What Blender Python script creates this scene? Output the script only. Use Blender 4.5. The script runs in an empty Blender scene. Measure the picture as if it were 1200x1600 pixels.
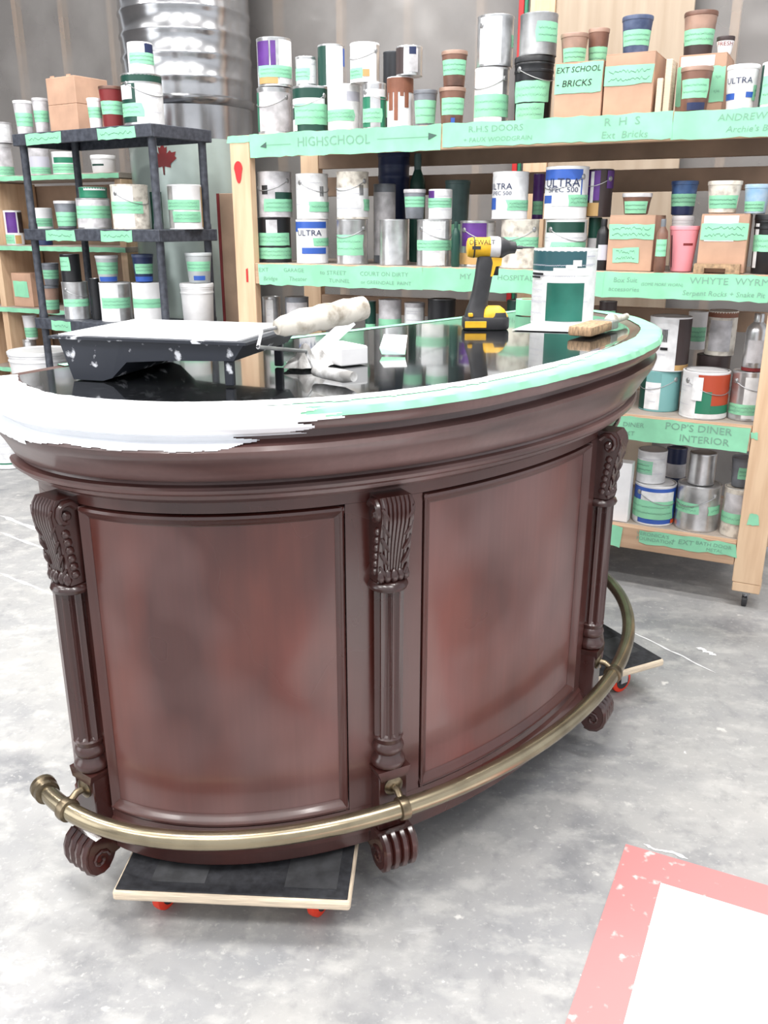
import bpy, bmesh, math, random
from mathutils import Vector, Matrix, noise
random.seed(7)
scene = bpy.context.scene
PI = math.pi
# ------------------------------------------------------------------ camera, world, lights
H = 1.38; PITCH = math.radians(18.32); FPX = 1365.0
cam_d = bpy.data.cameras.new('camera'); cam = bpy.data.objects.new('camera', cam_d)
scene.collection.objects.link(cam); scene.camera = cam
cam_d.sensor_fit = 'VERTICAL'; cam_d.sensor_height = 36.0; cam_d.lens = 36.0 * FPX / 1600.0
cam.location = (0, 0, H); cam.rotation_euler = (PI / 2 - PITCH, 0, 0)
cam_d.clip_start = 0.05; cam_d.clip_end = 60
world = bpy.data.worlds.new('world'); scene.world = world; world.use_nodes = True
world.node_tree.nodes['Background'].inputs[0].default_value = (0.93, 0.96, 1.0, 1)
world.node_tree.nodes['Background'].inputs[1].default_value = 0.65
scene.view_settings.view_transform = 'Standard'
scene.view_settings.look = 'None'
scene.view_settings.exposure = 0.8
scene.view_settings.gamma = 1.0
scene.view_settings.use_curve_mapping = False

def area(name, loc, sx, sy, power, rot=(0, 0, 0), col=(1, 0.98, 0.95)):
    l = bpy.data.lights.new(name, 'AREA'); l.shape = 'RECTANGLE'; l.size = sx; l.size_y = sy
    l.energy = power; l.color = col
    o = bpy.data.objects.new(name, l); o.location = loc; o.rotation_euler = rot
    scene.collection.objects.link(o); return o
SHELF_ROT = math.radians(-27.15)
for ix, px in enumerate((-3.4, -1.1, 1.2)):
    for iy, py in enumerate((-1.2, 1.2, 3.6)):
        area('ceiling_tube_light', (px, py, 4.3), 1.5, 0.16, 48, (0, 0, SHELF_ROT))
area('bay_door_daylight', (-5.4, 0.2, 2.2), 3.2, 3.4, 62, (0, math.radians(-90), 0), (0.95, 0.98, 1.0))

# ------------------------------------------------------------------ camera helpers (pixel -> place at a chosen depth)
CP, SP = math.cos(PITCH), math.sin(PITCH)
def depth(x, y, z): return y * CP - (z - H) * SP
def proj(x, y, z):
    d = depth(x, y, z); return 600 + FPX * x / d, 800 - FPX * (y * SP + (z - H) * CP) / d
def onz(px, py, z):
    u = (px - 600) / FPX; v = (800 - py) / FPX
    d = (u, CP + v * SP, -SP + v * CP); k = (z - H) / d[2]
    return d[0] * k, d[1] * k

# ------------------------------------------------------------------ materials
MATS = {}
def srgb(c):
    return tuple((v / 255 / 12.92 if v / 255 <= 0.04045 else ((v / 255 + 0.055) / 1.055) ** 2.4) for v in c) + (1,)
def mat(name, col, rough=0.5, metal=0.0, var=0.0, scale=12.0, bump=0.0, col2=None, stretch=None, spec=0.5, lo=0.35, hi=0.65, detail=4.0, coat=0.0, rvar=0.0):
    if name in MATS: return MATS[name]
    m = bpy.data.materials.new(name); m.use_nodes = True; nt = m.node_tree; N = nt.nodes; L = nt.links
    b = N['Principled BSDF']
    b.inputs['Roughness'].default_value = rough; b.inputs['Metallic'].default_value = metal
    b.inputs['Specular IOR Level'].default_value = spec
    b.inputs['Coat Weight'].default_value = coat; b.inputs['Coat Roughness'].default_value = 0.12
    c1 = srgb(col); b.inputs['Base Color'].default_value = c1
    if col2 is None and var > 0: col2 = tuple(max(0, v * (1 - var)) for v in col)
    if col2 is not None or bump > 0:
        tc = N.new('ShaderNodeTexCoord'); mp = N.new('ShaderNodeMapping')
        if stretch: mp.inputs['Scale'].default_value = stretch
        nz = N.new('ShaderNodeTexNoise'); nz.inputs['Scale'].default_value = scale; nz.inputs['Detail'].default_value = detail
        L.new(tc.outputs['Object'], mp.inputs[0]); L.new(mp.outputs[0], nz.inputs['Vector'])
        if col2 is not None:
            cr = N.new('ShaderNodeValToRGB'); cr.color_ramp.elements[0].position = lo; cr.color_ramp.elements[1].position = hi
            cr.color_ramp.elements[0].color = c1; cr.color_ramp.elements[1].color = srgb(col2)
            L.new(nz.outputs[0], cr.inputs[0]); L.new(cr.outputs[0], b.inputs['Base Color'])
        if rvar > 0:
            mr = N.new('ShaderNodeMapRange'); mr.inputs[1].default_value = 0.3; mr.inputs[2].default_value = 0.7
            mr.inputs[3].default_value = rough - rvar; mr.inputs[4].default_value = rough + rvar
            L.new(nz.outputs[0], mr.inputs[0]); L.new(mr.outputs[0], b.inputs['Roughness'])
        if bump > 0:
            bp = N.new('ShaderNodeBump'); bp.inputs['Strength'].default_value = bump; bp.inputs['Distance'].default_value = 0.004
            L.new(nz.outputs[0], bp.inputs['Height']); L.new(bp.outputs[0], b.inputs['Normal'])
    MATS[name] = m; return m

mat('tape', (148, 219, 180), 0.55, var=0.10, scale=9)
mat('ink', (70, 95, 88), 0.7)
mat('pencil', (122, 164, 144), 0.7)
mat('black_ink', (30, 30, 32), 0.6)
mat('white', (238, 238, 240), 0.5, var=0.05, scale=14)
mat('paper', (235, 236, 238), 0.6, var=0.10, scale=25)
mat('grey_print', (190, 190, 202), 0.6)
mat('metal', (222, 223, 225), 0.3, metal=0.78, var=0.18, scale=16, bump=0.05)
mat('metal_dull', (184, 185, 187), 0.42, metal=0.7, var=0.25, scale=12, bump=0.08)
mat('dark_metal', (70, 72, 76), 0.4, metal=0.6)
mat('plastic_clear', (190, 196, 198), 0.35, var=0.15, scale=10)
mat('tub_grey', (130, 134, 142), 0.4, var=0.25, scale=14)
mat('tub_brown', (128, 92, 78), 0.42, var=0.35, scale=12)
mat('tub_brown2', (172, 140, 124), 0.42, var=0.25, scale=12)
mat('tub_navy', (48, 60, 92), 0.4, col2=(88, 100, 130), scale=20)
mat('tub_blue', (72, 108, 158), 0.4, col2=(40, 60, 100), scale=18)
mat('tub_paleblue', (138, 176, 210), 0.4, col2=(190, 205, 215), scale=18)
mat('tub_green', (84, 112, 110), 0.42, var=0.2, scale=10)
mat('painty', (222, 216, 205), 0.5, col2=(150, 140, 130), scale=30, lo=0.45, hi=0.72)
mat('black', (30, 31, 36), 0.42, var=0.25, scale=16)
mat('rack_black', (50, 53, 62), 0.5, col2=(74, 78, 88), scale=40, bump=0.15)
mat('darkgreen', (22, 66, 56), 0.4)
mat('green', (40, 120, 92), 0.4)
mat('teal', (120, 172, 172), 0.4)
mat('blue', (52, 92, 178), 0.4)
mat('navy', (34, 46, 84), 0.4)
mat('purple', (98, 52, 140), 0.4, var=0.3, scale=10)
mat('gold', (196, 158, 104), 0.4)
mat('yellow', (238, 184, 40), 0.42, var=0.12, scale=30)
mat('orange', (232, 92, 40), 0.45)
mat('brown', (140, 88, 66), 0.5, var=0.2, scale=12)
mat('darkbrown', (62, 50, 50), 0.45)
mat('rust', (176, 70, 42), 0.45)
mat('maroon', (120, 36, 38), 0.5)
mat('red', (190, 40, 42), 0.5)
mat('wheel_red', (235, 62, 34), 0.45)
mat('pink', (232, 150, 160), 0.42)
mat('tan', (190, 156, 122), 0.7, var=0.3, scale=60, stretch=(1, 6, 1))
mat('cardboard', (196, 158, 134), 0.75, var=0.12, scale=7, bump=0.05)
mat('pine', (220, 190, 158), 0.65, col2=(196, 160, 128), scale=3.0, stretch=(9, 9, 0.9), lo=0.4, hi=0.75, bump=0.05)
mat('pine_long', (196, 164, 136), 0.65, col2=(166, 134, 108), scale=3.0, stretch=(1.0, 14, 14), lo=0.4, hi=0.75, bump=0.05)
mat('plywood', (180, 164, 146), 0.7, col2=(158, 140, 120), scale=2.2, stretch=(6, 6, 0.6), lo=0.35, hi=0.75)
mat('deck', (178, 166, 156), 0.7, var=0.22, scale=5)
mat('dolly_carpet', (28, 29, 33), 0.8, col2=(46, 47, 52), scale=60, bump=0.2)
mat('dolly_patch', (62, 63, 66), 0.75, var=0.3, scale=30)
mat('plyedge', (226, 208, 184), 0.6, var=0.15, scale=20, stretch=(1, 1, 30))
mat('granite', (20, 21, 23), 0.04, col2=(40, 41, 44), scale=70, lo=0.55, hi=0.7, spec=0.85, coat=0.4)
mat('wet_white', (246, 248, 252), 0.22, var=0.02, scale=20, coat=0.3)
mat('brass', (162, 150, 126), 0.25, metal=0.92, col2=(122, 112, 94), scale=9, lo=0.4, hi=0.75)
mat('brass_dark', (140, 126, 104), 0.33, metal=0.95, var=0.3, scale=30)
mat('roller_fuzz', (206, 200, 190), 0.85, col2=(138, 128, 114), scale=32, lo=0.48, hi=0.72, bump=0.5)
mat('rag', (140, 138, 136), 0.6, col2=(225, 225, 225), scale=26, lo=0.42, hi=0.68, bump=0.2)
mat('rubber', (50, 50, 54), 0.5, var=0.2, scale=30)
mat('tray_black', (40, 44, 54), 0.5, col2=(218, 220, 226), scale=30, lo=0.60, hi=0.66, detail=6)
mat('label_grey', (214, 212, 216), 0.55, var=0.2, scale=20)
mat('tank_metal', (196, 197, 200), 0.2, metal=0.95, var=0.18, scale=4, bump=0.03)
mat('tank_base', (182, 196, 190), 0.3, metal=0.35, var=0.08, scale=5)
mat('insul', (124, 120, 120), 0.8, var=0.2, scale=3)
mat('rail_wood', (172, 144, 122), 0.7, var=0.2, scale=4)

def mahogany(name, dark, mid, haze, rough, hz=None):
    m = bpy.data.materials.new(name); m.use_nodes = True; nt = m.node_tree; N = nt.nodes; L = nt.links
    b = N['Principled BSDF']
    tc = N.new('ShaderNodeTexCoord')
    mp = N.new('ShaderNodeMapping'); mp.inputs['Scale'].default_value = (1, 1, 0.45)
    n1 = N.new('ShaderNodeTexNoise'); n1.inputs['Scale'].default_value = 4.2; n1.inputs['Detail'].default_value = 3.0
    n2 = N.new('ShaderNodeTexNoise'); n2.inputs['Scale'].default_value = 2.6; n2.inputs['Detail'].default_value = 2.5
    mp2 = N.new('ShaderNodeMapping'); mp2.inputs['Location'].default_value = (4.3, 1.7, 2.2)
    if hz: mp2.inputs['Scale'].default_value = hz; mp.inputs['Scale'].default_value = (0.6, 0.6, 6)
    n3 = N.new('ShaderNodeTexNoise'); n3.inputs['Scale'].default_value = 90; n3.inputs['Detail'].default_value = 3
    mp3 = N.new('ShaderNodeMapping'); mp3.inputs['Scale'].default_value = (1, 1, 0.06)
    L.new(tc.outputs['Object'], mp.inputs[0]); L.new(mp.outputs[0], n1.inputs['Vector'])
    L.new(tc.outputs['Object'], mp2.inputs[0]); L.new(mp2.outputs[0], n2.inputs['Vector'])
    L.new(tc.outputs['Object'], mp3.inputs[0]); L.new(mp3.outputs[0], n3.inputs['Vector'])
    cr = N.new('ShaderNodeValToRGB'); cr.color_ramp.elements[0].position = 0.36; cr.color_ramp.elements[1].position = 0.66
    cr.color_ramp.elements[0].color = srgb(dark); cr.color_ramp.elements[1].color = srgb(mid)
    L.new(n1.outputs[0], cr.inputs[0])
    mx = N.new('ShaderNodeMix'); mx.data_type = 'RGBA'
    mr = N.new('ShaderNodeMapRange'); mr.inputs[1].default_value = 0.48; mr.inputs[2].default_value = 0.72; mr.inputs[3].default_value = 0; mr.inputs[4].default_value = 0.75
    L.new(n2.outputs[0], mr.inputs[0]); L.new(mr.outputs[0], mx.inputs[0])
    L.new(cr.outputs[0], mx.inputs[6]); mx.inputs[7].default_value = srgb(haze)
    mg = N.new('ShaderNodeMix'); mg.data_type = 'RGBA'; mg.blend_type = 'MULTIPLY'; mg.inputs[0].default_value = 0.25
    L.new(mx.outputs[2], mg.inputs[6]); L.new(n3.outputs[0], mg.inputs[7])
    L.new(mg.outputs[2], b.inputs['Base Color'])
    rr = N.new('ShaderNodeMapRange'); rr.inputs[1].default_value = 0.35; rr.inputs[2].default_value = 0.7; rr.inputs[3].default_value = rough; rr.inputs[4].default_value = rough + 0.22
    L.new(n2.outputs[0], rr.inputs[0]); L.new(rr.outputs[0], b.inputs['Roughness'])
    b.inputs['Specular IOR Level'].default_value = 0.6; b.inputs['Coat Weight'].default_value = 0.35; b.inputs['Coat Roughness'].default_value = 0.13
    MATS[name] = m; return m
mahogany('mahogany', (70, 32, 28), (110, 54, 43), (130, 100, 98), 0.22)
mahogany('mahogany_cornice', (70, 44, 42), (100, 66, 62), (140, 116, 114), 0.3, (0.5, 0.5, 5))  # stretched pale grey streaks put the cornice's bright sheen into the colour
mahogany('mahogany_dark', (56, 26, 23), (82, 39, 33), (98, 68, 64), 0.22)
mahogany('mahogany_carved', (48, 21, 19), (74, 35, 30), (80, 50, 46), 0.2)

def concrete():
    m = bpy.data.materials.new('concrete'); m.use_nodes = True; nt = m.node_tree; N = nt.nodes; L = nt.links
    b = N['Principled BSDF']; tc = N.new('ShaderNodeTexCoord')
    def nz(scale, detail, loc=(0, 0, 0), st=(1, 1, 1), rot=0):
        mp = N.new('ShaderNodeMapping'); mp.inputs['Location'].default_value = loc; mp.inputs['Scale'].default_value = st; mp.inputs['Rotation'].default_value = (0, 0, rot)
        n = N.new('ShaderNodeTexNoise'); n.inputs['Scale'].default_value = scale; n.inputs['Detail'].default_value = detail; n.inputs['Roughness'].default_value = 0.6
        L.new(tc.outputs['Object'], mp.inputs[0]); L.new(mp.outputs[0], n.inputs['Vector']); return n
    def mixc(a, fac, col):
        x = N.new('ShaderNodeMix'); x.data_type = 'RGBA'
        L.new(fac, x.inputs[0]); L.new(a, x.inputs[6]); x.inputs[7].default_value = srgb(col); return x.outputs[2]
    def ramp(n, lo, hi, top=1.0):
        r = N.new('ShaderNodeMapRange'); r.inputs[1].default_value = lo; r.inputs[2].default_value = hi; r.inputs[3].default_value = 0; r.inputs[4].default_value = top
        L.new(n.outputs[0], r.inputs[0]); return r.outputs[0]
    base = N.new('ShaderNodeValToRGB'); e = base.color_ramp.elements
    e[0].position = 0.3; e[0].color = srgb((132, 134, 138)); e[1].position = 0.7; e[1].color = srgb((172, 171, 170))
    L.new(nz(1.7, 6).outputs[0], base.inputs[0]); c = base.outputs[0]
    c = mixc(c, ramp(nz(0.9, 5, (3, 7, 0)), 0.5, 0.68, 0.6), (190, 188, 184))
    c = mixc(c, ramp(nz(3.2, 6, (9, 1, 0)), 0.54, 0.68, 0.6), (104, 106, 112))
    c = mixc(c, ramp(nz(14, 4, (1, 5, 0)), 0.66, 0.72, 0.8), (216, 214, 210))
    c = mixc(c, ramp(nz(38, 3, (2, 2, 0)), 0.72, 0.77, 0.7), (240, 240, 240))
    c = mixc(c, ramp(nz(5, 4, (4, 8, 0), (1, 4, 1), 0.5), 0.68, 0.76, 0.4), (206, 206, 206))
    c = mixc(c, ramp(nz(20, 3, (6, 3, 0)), 0.72, 0.77, 0.6), (110, 110, 114))
    c = mixc(c, ramp(nz(9, 8, (5, 1, 0), (1, 1.6, 1), 0.4), 0.5, 0.66, 0.5), (196, 195, 192))
    c = mixc(c, ramp(nz(16, 8, (2, 6, 0), (1.5, 1, 1), -0.3), 0.54, 0.68, 0.32), (116, 117, 121))
    c = mixc(c, ramp(nz(70, 5, (3, 3, 0)), 0.58, 0.7, 0.35), (214, 213, 210))
    L.new(c, b.inputs['Base Color'])
    rn = nz(2.5, 4, (8, 8, 0)); rr = N.new('ShaderNodeMapRange'); rr.inputs[1].default_value = 0.3; rr.inputs[2].default_value = 0.7; rr.inputs[3].default_value = 0.38; rr.inputs[4].default_value = 0.62
    L.new(rn.outputs[0], rr.inputs[0]); L.new(rr.outputs[0], b.inputs['Roughness'])
    bp = N.new('ShaderNodeBump'); bp.inputs['Strength'].default_value = 0.12; bp.inputs['Distance'].default_value = 0.01
    L.new(nz(25, 5).outputs[0], bp.inputs['Height']); L.new(bp.outputs[0], b.inputs['Normal'])
    MATS['concrete'] = m
concrete()

def film():
    m = bpy.data.materials.new('plastic_film'); m.use_nodes = True; nt = m.node_tree; N = nt.nodes; L = nt.links
    out = N['Material Output']; b = N['Principled BSDF']
    b.inputs['Base Color'].default_value = srgb((150, 147, 145)); b.inputs['Roughness'].default_value = 0.2
    t = N.new('ShaderNodeBsdfTransparent'); t.inputs[0].default_value = (0.97, 0.96, 0.96, 1)
    mx = N.new('ShaderNodeMixShader')
    tc = N.new('ShaderNodeTexCoord'); nz = N.new('ShaderNodeTexNoise'); nz.inputs['Scale'].default_value = 2.2; nz.inputs['Detail'].default_value = 5
    mr = N.new('ShaderNodeMapRange'); mr.inputs[1].default_value = 0.35; mr.inputs[2].default_value = 0.7; mr.inputs[3].default_value = 0.5; mr.inputs[4].default_value = 0.78
    L.new(tc.outputs['Object'], nz.inputs['Vector']); L.new(nz.outputs[0], mr.inputs[0]); L.new(mr.outputs[0], mx.inputs[0])
    L.new(t.outputs[0], mx.inputs[1]); L.new(b.outputs[0], mx.inputs[2]); L.new(mx.outputs[0], out.inputs['Surface'])
    MATS['plastic_film'] = m
film()
def glossy_tub(): pass

# ------------------------------------------------------------------ object helpers
C = scene.collection
def link(name, me, m, parent=None, smooth=False, kind=None):
    o = bpy.data.objects.new(name, me); C.objects.link(o)
    if m is not None:
        me.materials.clear(); me.materials.append(MATS[m] if isinstance(m, str) else m)
    if parent is not None: o.parent = parent
    if smooth:
        for p in me.polygons: p.use_smooth = True
        if hasattr(me, 'set_sharp_from_angle'): me.set_sharp_from_angle(angle=math.radians(38))
    if kind: o['kind'] = kind
    return o
def mesh(vs, fs):
    me = bpy.data.meshes.new('m'); me.from_pydata([tuple(v) for v in vs], [], fs); me.update(); return me
def fixn(me):
    bm = bmesh.new(); bm.from_mesh(me); bmesh.ops.recalc_face_normals(bm, faces=bm.faces); bm.to_mesh(me); bm.free(); return me
def tag(o, label, cat, group=None, kind=None):
    o['label'] = label; o['category'] = cat
    if group: o['group'] = group
    if kind: o['kind'] = kind
    return o
def struct(o, label=None):
    o['kind'] = 'structure'
    if label: o['label'] = label
    return o
def empty(name, loc=(0, 0, 0), rz=0.0, parent=None):
    o = bpy.data.objects.new(name, None); C.objects.link(o); o.location = loc; o.rotation_euler = (0, 0, rz)
    o.empty_display_size = 0.05
    if parent is not None: o.parent = parent
    return o
def boxm(x0, x1, y0, y1, z0, z1, bev=0.0, seg=1):
    bm = bmesh.new(); bmesh.ops.create_cube(bm, size=1.0)
    for v in bm.verts:
        v.co = Vector(((x0 + x1) / 2 + v.co.x * (x1 - x0), (y0 + y1) / 2 + v.co.y * (y1 - y0), (z0 + z1) / 2 + v.co.z * (z1 - z0)))
    if bev > 0: bmesh.ops.bevel(bm, geom=list(bm.edges), offset=bev, segments=seg, affect='EDGES', profile=0.5)
    me = bpy.data.meshes.new('m'); bm.to_mesh(me); bm.free(); return me
def join(*ms):
    bm = bmesh.new()
    for m in ms: bm.from_mesh(m)
    me = bpy.data.meshes.new('m'); bm.to_mesh(me); bm.free(); return me
def xf(me, M): me.transform(M); return me
def lathe(prof, seg=28, close=True, sx=1.0, sy=1.0):
    vs, fs = [], []; n = len(prof)
    for r, z in prof:
        for k in range(seg):
            a = 2 * PI * k / seg; vs.append((r * math.cos(a) * sx, r * math.sin(a) * sy, z))
    for i in range(n - 1):
        for k in range(seg):
            k2 = (k + 1) % seg; fs.append((i * seg + k, i * seg + k2, (i + 1) * seg + k2, (i + 1) * seg + k))
    if close:
        fs.append(tuple(reversed(range(seg)))); fs.append(tuple((n - 1) * seg + k for k in range(seg)))
    return mesh(vs, fs)
def tube(pts, r, seg=10, cap=True, rads=None):
    pts = [Vector(p) for p in pts]; vs, fs = [], []; n = len(pts)
    up = Vector((0, 0, 1)); prev = None
    for i, p in enumerate(pts):
        t = (pts[min(i + 1, n - 1)] - pts[max(i - 1, 0)]).normalized()
        if prev is None:
            s = t.cross(up) if abs(t.z) < 0.95 else t.cross(Vector((1, 0, 0)))
        else: s = prev - t * prev.dot(t)
        s.normalize(); prev = s; b = t.cross(s)
        rr = rads[i] if rads else r
        for k in range(seg):
            a = 2 * PI * k / seg; vs.append(p + s * (math.cos(a) * rr) + b * (math.sin(a) * rr))
    for i in range(n - 1):
        for k in range(seg):
            k2 = (k + 1) % seg; fs.append((i * seg + k, i * seg + k2, (i + 1) * seg + k2, (i + 1) * seg + k))
    if cap:
        fs.append(tuple(reversed(range(seg)))); fs.append(tuple((n - 1) * seg + k for k in range(seg)))
    return fixn(mesh(vs, fs))
def extrude_poly(pts, axis_from, axis_to, plane='yz'):
    # closed polygon in a plane, extruded along the third axis
    n = len(pts); vs = []
    for a in (axis_from, axis_to):
        for (p, q) in pts:
            vs.append((a, p, q) if plane == 'yz' else (p, a, q) if plane == 'xz' else (p, q, a))
    fs = [tuple(range(n)), tuple(reversed(range(n, 2 * n)))]
    for i in range(n): j = (i + 1) % n; fs.append((i, j, n + j, n + i))
    return fixn(mesh(vs, fs))
def grid(rows, cols, fn, wrap=False, keep=None):
    vs = [fn(i, j) for i in range(rows) for j in range(cols)]; fs = []
    for i in range(rows - 1):
        for j in range(cols - (0 if wrap else 1)):
            if keep and not keep(i, j): continue
            j2 = (j + 1) % cols; fs.append((i * cols + j, i * cols + j2, (i + 1) * cols + j2, (i + 1) * cols + j))
    me = mesh(vs, fs)
    if keep:
        bm = bmesh.new(); bm.from_mesh(me)
        bmesh.ops.delete(bm, geom=[v for v in bm.verts if not v.link_faces], context='VERTS'); bm.to_mesh(me); bm.free()
    return me
TXT = {}
def text_geo(s, shear=0.0):
    key = (s, shear)
    if key in TXT: return TXT[key]
    cu = bpy.data.curves.new('t', 'FONT'); cu.body = s; cu.size = 1.0; cu.resolution_u = 2; cu.shear = shear
    cu.align_x = 'CENTER'; cu.align_y = 'CENTER'
    o = bpy.data.objects.new('t', cu); C.objects.link(o)
    dg = bpy.context.evaluated_depsgraph_get(); me = bpy.data.meshes.new_from_object(o.evaluated_get(dg))
    vs = [v.co.copy() for v in me.vertices]; fs = [tuple(p.vertices) for p in me.polygons]
    bpy.data.objects.remove(o); bpy.data.curves.remove(cu); bpy.data.meshes.remove(me)
    TXT[key] = (vs, fs); return vs, fs
def text_flat(s, size, wfac=1.0, shear=0.0, wob=0.0):
    # in the xz plane facing -y
    vs, fs = text_geo(s, shear)
    return mesh([(v.x * size * wfac, 0, v.y * size + wob * math.sin(v.x * 2.1) * size) for v in vs], fs)

# ------------------------------------------------------------------ the room (shelf direction sets the walls)
PHI = 1.097
A = Vector((-math.sin(PHI), math.cos(PHI), 0)); NV = Vector((math.cos(PHI), math.sin(PHI), 0)); R0 = Vector((1.348, 3.004, 0))
def S(s, d, z=0.0): return R0 + A * s + NV * d + Vector((0, 0, z))
SROT = math.atan2(-A.y, -A.x)         # local +x = left to right along the shelf, +y = away
def s_at(px, d, z):
    lo, hi = -1.5, 7.0
    for _ in range(40):
        m = (lo + hi) / 2; p = S(m, d, z)
        if proj(p.x, p.y, p.z)[0] > px: lo = m
        else: hi = m
    return (lo + hi) / 2
def z_at(p, py):
    lo, hi = -0.5, 4.0
    for _ in range(40):
        m = (lo + hi) / 2
        if proj(p.x, p.y, m)[1] > py: lo = m
        else: hi = m
    return (lo + hi) / 2

o = link('floor', boxm(-7, 6, -4, 8.5, -0.05, 0), 'concrete'); struct(o, 'grey concrete workshop floor with pale scuffs and paint spots')
WD = 1.36
for (xa, ya, xb, yb, wpx) in ((985, 986, 1118, 1052, 3), (0, 806, 120, 850, 6), (0, 832, 96, 868, 4), (0, 896, 84, 930, 4), (1088, 1012, 1120, 1024, 7), (1005, 1320, 1075, 1342, 5)):
    (x0, y0), (x1, y1) = onz(xa, ya, 0), onz(xb, yb, 0)
    L_ = math.hypot(x1 - x0, y1 - y0); nx, ny = -(y1 - y0) / L_, (x1 - x0) / L_; hw = wpx * depth(x0, y0, 0) / FPX
    vs = []
    for k in range(17):
        f = k / 16; w_ = hw * (0.35 + 0.9 * abs(noise.noise(Vector((xa * .1, k * .8, 0))))) * min(1, 6 * f + .2, 6 * (1 - f) + .2); off = hw * noise.noise(Vector((xa * .07, k * .35, 4)))
        cx, cy = x0 + (x1 - x0) * f + nx * off, y0 + (y1 - y0) * f + ny * off
        vs += [(cx - nx * w_, cy - ny * w_, 0.0012), (cx + nx * w_, cy + ny * w_, 0.0012)]
    link('paint_streak', fixn(mesh(vs, [(2 * k, 2 * k + 2, 2 * k + 3, 2 * k + 1) for k in range(16)])), 'white', o)
wall = empty('wall_back', S(0, 0), SROT); struct(wall, 'stud wall of grey insulation under wrinkled clear plastic film')
wall['kind'] = 'structure'
link('insulation', boxm(-6.5, 2.6, WD, WD + 0.08, 0, 4.4), 'insul', wall)
for k in range(22):
    x = 2.4 - k * 0.405
    link('stud', boxm(x - 0.02, x + 0.02, WD - 0.045, WD, 0, 4.4), 'pine', wall)
def film_fn(i, j):
    x = -6.4 + 9.0 * j / 220; z = 0.02 + 4.3 * i / 110
    n = noise.noise(Vector((x * 1.3, z * 0.8, 3.1))) * 0.03 + noise.noise(Vector((x * 4 + z * 2.5, z * 2, 7.7))) * 0.014 + noise.noise(Vector((x * 9, z * 9 - x * 3, 1.7))) * 0.005
    return (x, WD - 0.085 + max(-0.04, min(0.035, n)), z)
link('plastic_film', grid(111, 221, film_fn), 'plastic_film', wall, True)
o = link('wall_left', boxm(-6.6, -6.5, -4, 8.5, 0, 4.4), 'insul'); struct(o, 'grey side wall of the workshop')
o = link('ceiling', boxm(-7, 6, -4, 8.5, 4.4, 4.5), 'white'); struct(o, 'white workshop ceiling')

# plywood sheet and board fixed on the back wall
def wall_sheet(name, px0, px1, d, th, z0, z1, m, label, cat):
    s0, s1 = s_at(px0, d, 2.2), s_at(px1, d, 2.2)
    e = empty(name, S(s0, d, z0), SROT); tag(e, label, cat)
    link('sheet', boxm(0, (s0 - s1), 0, th, 0, z1 - z0, 0.002), m, e); return e
wall_sheet('plywood_sheet', 866, 1082, WD - 0.16, 0.018, 0.02, 3.2, 'plywood', 'pale plywood sheet leaning upright behind the boxed upper shelf', 'plywood')
wall_sheet('timber_board', 826, 864, WD - 0.175, 0.04, 0.02, 3.2, 'pine', 'upright pale timber board behind the silver can and black pail', 'board')
wall_sheet('red_strip', 808, 816, WD - 0.17, 0.02, 0.02, 3.2, 'red', 'narrow red upright strip beside the pale timber board', 'strip')
wall_sheet('green_strip', 817, 822, WD - 0.17, 0.015, 0.02, 3.2, 'green', 'thin green upright strip beside the pale timber board', 'strip')

# ------------------------------------------------------------------ floor marking
mk = empty('floor_marking', (0.565, 1.694, 0.0), math.atan2(-0.44, 0.898))
tag(mk, 'white square with faded red border painted on the concrete floor', 'floor marking')
w = 0.095
def frame_mesh():
    a, b = 1.5, 1.3
    vs = [(0, 0), (a, 0), (a, -b), (0, -b), (w, -w), (a - w, -w), (a - w, -b + w), (w, -b + w)]
    fs = [(0, 4, 5, 1), (1, 5, 6, 2), (2, 6, 7, 3), (3, 7, 4, 0)]
    return mesh([(x, y, 0.0025) for x, y in vs], fs)
mat('floor_red', (208, 132, 132), 0.5, col2=(236, 214, 210), scale=26, lo=0.62, hi=0.72)
mat('floor_white', (246, 246, 246), 0.4, var=0.03, scale=10)
link('red_border', frame_mesh(), 'floor_red', mk)
link('white_field', mesh([(w, -w, 0.0028), (1.5 - w, -w, 0.0028), (1.5 - w, -1.3 + w, 0.0028), (w, -1.3 + w, 0.0028)], [(0, 3, 2, 1)]), 'floor_white', mk)

# ------------------------------------------------------------------ wooden shelf
TIER = [1.732, 1.212, 0.692, 0.257]; BH = 0.088; SW = 2.25; SD = 0.6
shelf = empty('wooden_shelf', S(0, 0), SROT); tag(shelf, 'long timber shelving unit on casters with green tape along its edges', 'shelf')
# local x: -s
for (x, y) in ((0, 0.0), (-2.205, 0.0), (0, SD - 0.04), (-2.205, SD - 0.04)):
    link('post', boxm(x - 0.05, x + 0.05, y - 0.001, y + 0.04, 0.105, TIER[0] - 0.002, 0.002), 'pine', shelf)
    link('foot_block', boxm(x - 0.047, x + 0.05, y, y + 0.085, 0.068, 0.104, 0.003), 'pine', shelf)
    cst = link('caster', join(boxm(x - 0.018, x + 0.018, y + 0.02, y + 0.06, 0.055, 0.068), xf(lathe([(0.012, 0), (0.008, 0.03)], 8), Matrix.Translation((x, y + 0.04, 0.03)))), 'metal_dull', shelf)
    link('wheel', xf(lathe([(0.012, -0.01), (0.022, -0.008), (0.022, 0.008), (0.012, 0.01)], 16), Matrix.Translation((x, y + 0.04, 0.022)) @ Matrix.Rotation(PI / 2, 4, 'Y')), 'rubber', cst)
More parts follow.
